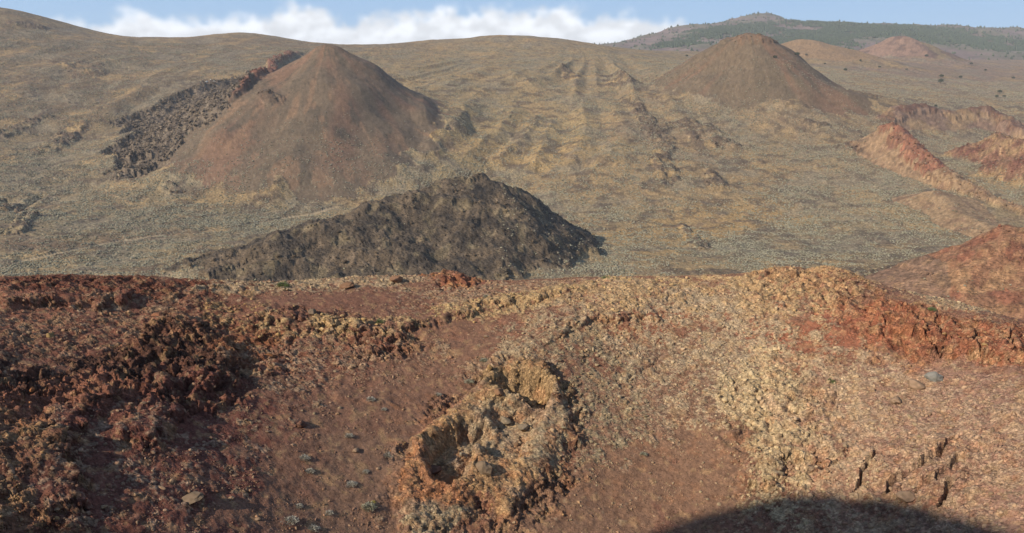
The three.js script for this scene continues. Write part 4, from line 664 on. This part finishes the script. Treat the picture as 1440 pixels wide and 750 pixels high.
{
  const r = rng(5), kinds = [
    ['scoria_rock', 'dark red brown scoria rock', 'scoria rocks', 150, (x, z, k) => x < -17, 0.14, 0.30],
    ['crusted_rock', 'pale crusted rock', 'pale crusted rocks', 290, (x, z, k) => x > 4 && nearCrust[k] > 0.42, 0.13, 0.30],
    ['terrace_rock', 'small beige rock', 'beige rocks', 120, (x, z, k) => x > -30 && x < 6 && z < -72 && nearCrust[k] > 0.3, 0.15, 0.32],
    ['scree_rock', 'small isolated rock on the smooth brown scree', 'isolated rocks on the brown scree', 40, (x, z, k) => x > -20 && x < 20 && z > -78 && nearCrust[k] < 0.25, 0.12, 0.22],
  ];
  const marks = {
    scoria_rock: [['on the slope above the dark red buttress', 120, 450], ['beside the dark red buttress', 200, 550], ['on the rubble below the dark red buttress', 230, 680], ['on the ochre bulge under the buttress', 40, 680], ['under the crater rim above the red wall', 150, 405]],
    crusted_rock: [['beside the pale cream crust patch', 1105, 600], ['among the open cracks', 1290, 665], ['below the fissured orange rock face', 1330, 530], ['beside the broken vent', 820, 590], ['under the rim near the fissured face', 1150, 410], ['below the ochre ledge beside the orange knoll', 880, 440], ['between the vent and the pale crust patch', 960, 540], ['at the edge of the smooth scree', 960, 660]],
    terrace_rock: [['on the rim above the brown terrace', 480, 398], ['on the ochre ledge below the brown terrace', 480, 468], ['beside the orange knoll on the rim', 740, 410], ['on the wall under the ochre ledge', 480, 520]],
  };
  const where = (name, x, z) => { let best = 1e9, w = ''; for (const m of marks[name] ?? []) { m[3] ??= nearAt(m[1], m[2]); const d = Math.hypot(m[3][0] - x, m[3][2] - z); if (d < best) { best = d; w = m[0]; } } return w; };
  for (const [name, label0, group0, count, ok, s0, s1] of kinds) for (let made = 0, n = 0; made < count && n < 200000; n++) {
    const k = Math.floor(r() * NC.nz) * NC.nx + Math.floor(r() * NC.nx), x = nearPos[3 * k], y = nearPos[3 * k + 1], z = nearPos[3 * k + 2];
    if (Math.abs(x / z) > 0.64 || z < -100 || r() > -z / 124 || !ok(x, z, k)) continue; if (y / z > 0.585) continue;
    fieldTone(clodTone, x, z, [0.27, 0.175, 0.10], 0); const w = where(name, x, z), label = w ? label0 + ' ' + w : label0, group = w ? group0 + ' ' + w : group0, v = 0.85 + 0.35 * r(), size = lerp(s0, s1, Math.pow(r(), 2));
    rock(x, y + size * 0.12, z, size, r() * 6.28, [TONE[0] * v, TONE[1] * v, TONE[2] * v], name, label, group, (r() - 0.5) * 0.9, Math.floor(r() * 10)); made++;
  }
  // boulders that the photograph shows one by one
  for (const [u, v, size, c, label, gi] of [
    [628, 662, 0.95, [0.26, 0.105, 0.055], 'rounded orange boulder inside the lower hollow of the vent', 1], [607, 650, 0.75, [0.17, 0.085, 0.055], 'brown boulder wedged under the lip of the vent', 3], [603, 662, 0.5, [0.17, 0.08, 0.05], 'small brown boulder between two larger ones in the vent', 4],
    [738, 556, 0.55, [0.045, 0.034, 0.028], 'black boulder at the back of the upper hollow of the vent', 5], [680, 672, 1.0, [0.22, 0.15, 0.095], 'flat grey brown slab on the lower lip of the vent', 2], [648, 622, 0.35, [0.34, 0.27, 0.18], 'pale round stone on the floor of the vent', 6],
    [712, 588, 0.6, [0.26, 0.19, 0.12], 'angular beige block heaped below the upper hollow of the vent', 7], [735, 600, 0.7, [0.25, 0.175, 0.11], 'tall beige block leaning in the middle of the vent', 8], [700, 570, 0.6, [0.27, 0.16, 0.08], 'ochre block under the left edge of the upper hollow', 9],
    [1312, 534, 0.85, [0.24, 0.215, 0.18], 'bluish grey boulder below the fissured orange rock face', 2], [486, 405, 0.75, [0.26, 0.14, 0.07], 'upright ochre boulder standing on the rim above the terrace', 5], [556, 398, 0.95, [0.28, 0.155, 0.075], 'big angular ochre boulder on the rim above the terrace', 8], [377, 500, 0.6, [0.27, 0.105, 0.05], 'reddish upright boulder at the foot of the ochre ledge', 3],
    [425, 599, 0.65, [0.17, 0.085, 0.055], 'lone brown boulder on the upper scree', 6], [500, 634, 0.32, [0.30, 0.2, 0.13], 'lone pale round stone on the middle of the scree', 1], [440, 445, 0.6, [0.2, 0.15, 0.11], 'flat grey stone lying on the brown terrace', 4], [222, 448, 0.75, [0.30, 0.13, 0.07], 'bright orange slab on the dark red wall', 0], [268, 705, 0.7, [0.22, 0.145, 0.09], 'knobbly beige boulder below the dark crag', 5], [70, 475, 0.5, [0.3, 0.19, 0.08], 'yellow boulder among grey stones on the red wall', 9],
    [1290, 545, 0.8, [0.3, 0.22, 0.14], 'long pale boulder under the grey boulder', 7], [1275, 704, 0.8, [0.3, 0.22, 0.13], 'rounded pale boulder at the foot of the widest crack', 3], [1260, 565, 0.55, [0.3, 0.21, 0.13], 'pale boulder on red soil below the rock face', 1],
  ]) { const p = nearAt(u, v), k = surfaceIndex(p[0], p[2]); rock(nearPos[3 * k], nearPos[3 * k + 1] + size * 0.25, nearPos[3 * k + 2], size, gi * 1.3, c.map((q) => q * 0.72), 'boulder', label, undefined, 0.25 * Math.sin(gi * 3), gi); }
}

// ---- low bushes on the crater wall: woody stems under a dome of narrow leaves
function bushParts(seed, leaves, spread) {
  const r = rng(seed), pos = [], nor = [], stems = [];
  for (let i = 0; i < 16; i++) { const a = r() * 6.28, t = 0.2 + r() * 0.8; stems.push(new THREE.TubeGeometry(new THREE.QuadraticBezierCurve3(new THREE.Vector3(0, -0.05, 0), new THREE.Vector3(Math.cos(a) * t * 0.35, 0.35, Math.sin(a) * t * 0.35), new THREE.Vector3(Math.cos(a) * t * 0.85, 0.25 + 0.45 * (1 - t * 0.5), Math.sin(a) * t * 0.85)), 4, 0.022, 4)); }
  for (let i = 0; i < leaves; i++) {
    const a = r() * 6.283, e = Math.asin(r()), q = Math.pow(r(), 0.4) * (0.8 + 0.35 * noise(Math.cos(a) * 2, e * 2, Math.sin(a) * 2 + seed)), c = new THREE.Vector3(Math.cos(a) * Math.cos(e) * q * spread, Math.sin(e) * q * 0.72, Math.sin(a) * Math.cos(e) * q * spread);
    const d = new THREE.Vector3(Math.cos(a) * 0.7 + (r() - 0.5), 0.5 + r() * 0.7, Math.sin(a) * 0.7 + (r() - 0.5)).normalize(), s = new THREE.Vector3(r() - 0.5, (r() - 0.5) * 0.5, r() - 0.5).cross(d).normalize(), l = 0.11 + r() * 0.10, w = 0.022 + r() * 0.02;
    const A = c.clone().addScaledVector(s, -w), B = c.clone().addScaledVector(s, w), C = c.clone().addScaledVector(d, l), n = s.clone().cross(d).normalize();
    pos.push(...A.toArray(), ...B.toArray(), ...C.toArray()); for (let q2 = 0; q2 < 3; q2++) nor.push(n.x, n.y, n.z);
  }
  const g = new THREE.BufferGeometry(); g.setAttribute('position', new THREE.BufferAttribute(new Float32Array(pos), 3)); g.setAttribute('normal', new THREE.BufferAttribute(new Float32Array(nor), 3));
  const st = mergeGeometries(stems); st.deleteAttribute('uv'); return [g, st];
}
const leafMat = (a, b, c) => new THREE.MeshStandardMaterial({ color: new THREE.Color(a, b, c), roughness: 0.95, side: THREE.DoubleSide });
const woodMat = new THREE.MeshStandardMaterial({ color: new THREE.Color(0.12, 0.09, 0.065), roughness: 1 });
const GREYLEAF = leafMat(0.40, 0.36, 0.28), SAGELEAF = leafMat(0.32, 0.30, 0.20), GREENLEAF = leafMat(0.13, 0.16, 0.05), YELLOWLEAF = leafMat(0.40, 0.31, 0.07);
{
  const shapes = [bushParts(1, 900, 1), bushParts(2, 700, 1.15), bushParts(3, 900, 0.9)];
  const dry = 'dry grey cushion bush on the smooth brown scree', dryG = 'dry grey bushes on the brown scree';
  for (const [u, v, s, mat, label, group] of [
    [494, 682, 0.62, GREYLEAF, dry, dryG], [427, 647, 0.6, GREYLEAF, dry, dryG], [546, 639, 0.6, GREYLEAF, dry, dryG], [408, 736, 0.75, GREYLEAF, dry, dryG], [436, 664, 0.55, GREYLEAF, dry, dryG], [491, 616, 0.5, GREYLEAF, dry, dryG], [514, 665, 0.4, GREYLEAF, dry, dryG], [440, 745, 0.6, GREYLEAF, dry, dryG], [462, 724, 0.45, GREYLEAF, dry, dryG], [420, 713, 0.45, GREYLEAF, dry, dryG], [616, 560, 0.45, GREYLEAF, dry, dryG], [522, 566, 0.6, GREYLEAF, dry, dryG], [540, 578, 0.4, GREYLEAF, dry, dryG],
    [519, 716, 0.85, SAGELEAF, 'grey green cushion bush with a yellow patch on the brown scree'], [660, 541, 0.6, SAGELEAF, 'grey green bush just above the upper hollow of the vent'], [681, 512, 0.6, SAGELEAF, 'grey green bush on the slope between ledge and vent'], [683, 422, 0.55, SAGELEAF, 'grey green bush below the orange knoll on the rim'],
    [398, 405, 1.0, GREENLEAF, 'fresh green bush on the rim above the brown terrace'], [533, 458, 0.6, GREENLEAF, 'small green bush at the edge of the brown terrace'], [852, 400, 0.65, GREENLEAF, 'small green bush on the rim beside the orange knoll'], [1168, 536, 0.7, GREENLEAF, 'green bush among pale clods below the orange rock face'],
    [1310, 441, 0.6, GREENLEAF, 'low green bush on the rim above the fissured rock face'], [905, 640, 0.45, SAGELEAF, 'small sage coloured bush on the pale slope beside the smooth scree'],
  ]) {
    const p = nearAt(u, v), k = surfaceIndex(p[0], p[2]), [lg, sg] = shapes[(u + v) % 3], o = new THREE.Group();
    const leaves = new THREE.Mesh(lg, mat); leaves.name = 'foliage'; const stems = new THREE.Mesh(sg, woodMat); stems.name = 'stems'; o.add(stems, leaves);
    if (u === 519) { const y = new THREE.Mesh(shapes[2][0], YELLOWLEAF); y.name = 'yellow_foliage'; y.scale.setScalar(0.45); y.position.set(-0.6, 0.2, 0.35); y.userData.label = 'patch of yellow leaves'; o.add(y); }
    o.position.set(nearPos[3 * k], nearPos[3 * k + 1] - 0.02, nearPos[3 * k + 2]); o.rotation.y = u; o.scale.set(s, s * 0.85, s); thing(o, 'cushion_bush', label, 'bush', group);
  }
}
// ---- scrub of the valley, countless
{
  const r = rng(77), blob = (seed) => { const g = new THREE.IcosahedronGeometry(1, 1), p = g.attributes.position, v = new THREE.Vector3(); for (let i = 0; i < p.count; i++) { v.fromBufferAttribute(p, i); const n = 0.85 + 0.75 * noise(v.x * 2.2 + seed * 9, v.y * 2.2, v.z * 2.2); p.setXYZ(i, v.x * n, Math.max(-0.2, v.y * n * 0.75), v.z * n); } g.deleteAttribute('uv'); g.computeVertexNormals(); return g; };
  const geos = [blob(1), blob(2), blob(3)], lists = [[], [], []], want = 230000; let made = 0;
  for (let n = 0; n < want * 40 && made < want; n++) {
    const d = Math.sqrt(lerp(500 * 500, 2300 * 2300, Math.pow(r(), 1.5))), j0 = 40 + (MC.nz - 1 - 40) * Math.log(d / 480) / Math.log(MC.d1 / 480), j = Math.min(MC.nz - 2, Math.floor(j0)), i = 1 + Math.floor(r() * (MC.nx - 3)), k = j * MC.nx + i;
    const t = Math.abs(midPos[3 * k] / midPos[3 * k + 2]); if (t > 0.72) continue;
    const fx = r(), fz = r(), x = lerp(midPos[3 * k], midPos[3 * k + 3], fx), y = lerp(lerp(midPos[3 * k + 1], midPos[3 * k + 4], fx), lerp(midPos[3 * (k + MC.nx) + 1], midPos[3 * (k + MC.nx) + 4], fx), fz), z = lerp(midPos[3 * k + 2], midPos[3 * (k + MC.nx) + 2], fz);
    const cl = fbm(x * 0.05, 4, z * 0.05, 3), cl2 = fbm(x * 0.009, 14, z * 0.009, 3); if (r() > clamp(midScrub[k] * (0.62 + cl * 1.5 + cl2 * 1.2) - 0.03)) continue;
    const s = (0.3 + 0.85 * Math.pow(r(), 2.2)) * (d > 900 ? 1.2 : 1), dry = r(), c = dry < 0.6 ? [0.225, 0.195, 0.125] : dry < 0.85 ? [0.20, 0.168, 0.10] : [0.10, 0.088, 0.05], v = 0.8 + 0.45 * r();
    lists[made % 3].push([x, y, z, s, r() * 6.28, c[0] * v, c[1] * v, c[2] * v]); made++;
  }
  const labels = ['pale grey scrub scattered over valley and hillsides', 'dry olive scrub scattered over valley and hillsides', 'low rounded scrub scattered over valley and hillsides'], mat = new THREE.MeshStandardMaterial({ roughness: 1 });
  lists.forEach((l, q) => { const im = new THREE.InstancedMesh(geos[q], mat, l.length), c = new THREE.Color(); l.forEach((s, i) => { Q.setFromAxisAngle(UP, s[4]); V.set(s[0], s[1] + s[3] * 0.15, s[2]); SCL.setScalar(s[3]); im.setMatrixAt(i, MAT.compose(V, Q, SCL)); im.setColorAt(i, c.setRGB(s[5], s[6], s[7])); }); thing(im, 'valley_scrub', labels[q], null, null, 'stuff'); });
}
{ // broken lava blocks of the hollow, the spur and the rocky crests
  const r = rng(31), geos = [rockGeo(71, 1, 0.8), rockGeo(83, 1, 0.9)], lists = [[], []]; let made = 0;
  for (let n = 0; n < 3000000 && made < 15000; n++) {
    const j = 40 + Math.floor(r() * (MC.nz - 42)), i = Math.floor(r() * MC.nx), k = j * MC.nx + i, d = -midPos[3 * k + 2]; if (d > 2600 || r() > midBlock[k] * Math.min(1, d * d / 2.2e6)) continue;
    const s = (midKind[k] === M_PIT ? 1.3 : 0.8) * (0.6 + 2.0 * Math.pow(r(), 3)), v = 0.7 + 0.7 * r();
    lists[made % 2].push([midPos[3 * k] + (r() - 0.5) * 3, midPos[3 * k + 1] + s * 0.1, midPos[3 * k + 2] + (r() - 0.5) * 5, s, r() * 6.28, midCol[3 * k] * v, midCol[3 * k + 1] * v, midCol[3 * k + 2] * v]); made++;
  }
  const labels = ['dark broken lava blocks filling the hollow and rocky crests', 'angular lava rubble on the hollow and rocky crests'];
  lists.forEach((l, q) => { const im = new THREE.InstancedMesh(geos[q], stoneMat, l.length), c = new THREE.Color(); l.forEach((s, i) => { Q.setFromAxisAngle(UP, s[4]); V.set(s[0], s[1], s[2]); SCL.set(s[3], s[3], s[3]); im.setMatrixAt(i, MAT.compose(V, Q, SCL)); im.setColorAt(i, c.setRGB(s[5], s[6], s[7])); }); thing(im, 'lava_blocks', labels[q], null, null, 'stuff'); });
}

// ---- trees: lone evergreens on the far plain, and the wood on the mountain
{
  const r = rng(9), pos = [];
  for (let i = 0; i < 420; i++) {
    const a = r() * 6.283, e = Math.asin(r() * 1.7 - 0.7), q = Math.pow(r(), 0.35), lob = 1 + 0.35 * noise(Math.cos(a) * 1.8, e * 1.8, Math.sin(a) * 1.8), c = new THREE.Vector3(Math.cos(a) * Math.cos(e) * q * lob, 1.25 + Math.sin(e) * q * 0.8 * lob, Math.sin(a) * Math.cos(e) * q * lob);
    const A = new THREE.Vector3(r() - 0.5, r() - 0.5, r() - 0.5).multiplyScalar(0.5), B = new THREE.Vector3(r() - 0.5, r() - 0.5, r() - 0.5).multiplyScalar(0.5); pos.push(...c.toArray(), ...c.clone().add(A).toArray(), ...c.clone().add(B).toArray());
  }
  const crown = new THREE.BufferGeometry(); crown.setAttribute('position', new THREE.BufferAttribute(new Float32Array(pos), 3)); crown.computeVertexNormals();
  const trunk = mergeGeometries([new THREE.CylinderGeometry(0.07, 0.12, 1.1, 7).translate(0, 0.5, 0), new THREE.CylinderGeometry(0.03, 0.06, 0.8, 5).rotateZ(0.7).translate(0.3, 1.2, 0), new THREE.CylinderGeometry(0.03, 0.06, 0.8, 5).rotateZ(-0.7).translate(-0.28, 1.15, 0.1)]);
  const green = leafMat(0.045, 0.055, 0.028), proto = new THREE.Group(), c = new THREE.Mesh(crown, green), t = new THREE.Mesh(trunk, woodMat); c.name = 'crown'; t.name = 'trunk'; proto.add(t, c);
  const lone = 'dark round evergreen tree standing alone on the far dry plain', grp = 'lone trees on the far plain';
  const surf = (x, z) => { const d = -z, j = clamp(Math.round(40 + (MC.nz - 41) * Math.log(d / 480) / Math.log(MC.d1 / 480)), 0, MC.nz - 1), i = clamp(Math.round((x / d - MC.t0) / (MC.t1 - MC.t0) * (MC.nx - 1)), 0, MC.nx - 1); return midPos[3 * (j * MC.nx + i) + 1]; };
  for (const [u, v, s] of [[966, 80, 4], [1121, 79, 5], [1134, 79, 4], [1189, 101, 5], [1324, 109, 6], [1323, 117, 7], [1351, 111, 5], [1406, 131, 5], [1303, 80, 6], [1237, 97, 4], [1402, 137, 4], [1412, 137, 3.5], [1090, 82, 4], [1316, 152, 3], [1160, 92, 3.5], [1275, 100, 3.5], [1386, 100, 4.5], [1425, 112, 4.5], [1366, 92, 5], [1210, 88, 4]]) {
    const p = midAt(u, v), o = proto.clone(); o.position.set(p[0], surf(p[0], p[2]) - 0.15 * s, p[2]); o.scale.set(s, s * 0.9, s); o.rotation.y = u; thing(o, 'evergreen_tree', lone, 'tree', grp);
  }
  const pine = mergeGeometries([new THREE.ConeGeometry(0.55, 1.5, 6).translate(0.1, 0.9, 0), new THREE.IcosahedronGeometry(0.55, 0).translate(0, 0.55, 0.1)].map((g) => { const q = g.index ? g.toNonIndexed() : g; q.deleteAttribute('uv'); return q; }));
  const spots = []; for (let n = 0; n < 900000 && spots.length < 26000; n++) { const k = Math.floor(r() * FC.nz) * FC.nx + Math.floor(r() * FC.nx); if (r() < farWood[k] * 0.9 + 0.012 && r() < -farPos[3 * k + 2] / FC.d1) spots.push([farPos[3 * k] + (r() - 0.5) * 20, farPos[3 * k + 1] - 1, farPos[3 * k + 2] + (r() - 0.5) * 20, 6 + r() * 6, r() * 6]); }
  const im = new THREE.InstancedMesh(pine, new THREE.MeshStandardMaterial({ roughness: 1 }), spots.length), col = new THREE.Color();
  spots.forEach((s, i) => { Q.setFromAxisAngle(UP, s[4]); V.set(s[0], s[1], s[2]); SCL.set(s[3], s[3] * 0.9, s[3]); im.setMatrixAt(i, MAT.compose(V, Q, SCL)); const v = 0.7 + 0.6 * ((i * 37 % 100) / 100); im.setColorAt(i, col.setRGB(0.055 * v, 0.068 * v, 0.034 * v)); });
  thing(im, 'pine_wood', 'dark pine wood covering the far mountain', null, null, 'stuff');
}
// ---- whitish blocks at the head of the lava hollow
for (const [u, v, s, l] of [[291, 117, 2.6, 'white block on the dark lava hollow, widest of its cluster'], [298, 119.5, 1.8, 'white block below the widest white block in the lava hollow'], [301, 116, 1.6, 'small white block beside the widest white block in the lava hollow'], [296, 114.5, 1.3, 'smallest white block at the head of the lava hollow']]) {
  const p = midAt(u, v), d = -p[2], j = clamp(Math.round(40 + (MC.nz - 41) * Math.log(d / 480) / Math.log(MC.d1 / 480)), 0, MC.nz - 1), i = Math.round((p[0] / d - MC.t0) / (MC.t1 - MC.t0) * (MC.nx - 1));
  const m = new THREE.Mesh(rockGeos[Math.round(s * 3) % 10], rockMat([0.7, 0.69, 0.66])); m.position.set(p[0], midPos[3 * (j * MC.nx + i) + 1] + s * 0.5, p[2]); m.scale.setScalar(s); thing(m, 'white_block', l, 'rock');
}

renderer.render(scene, camera);
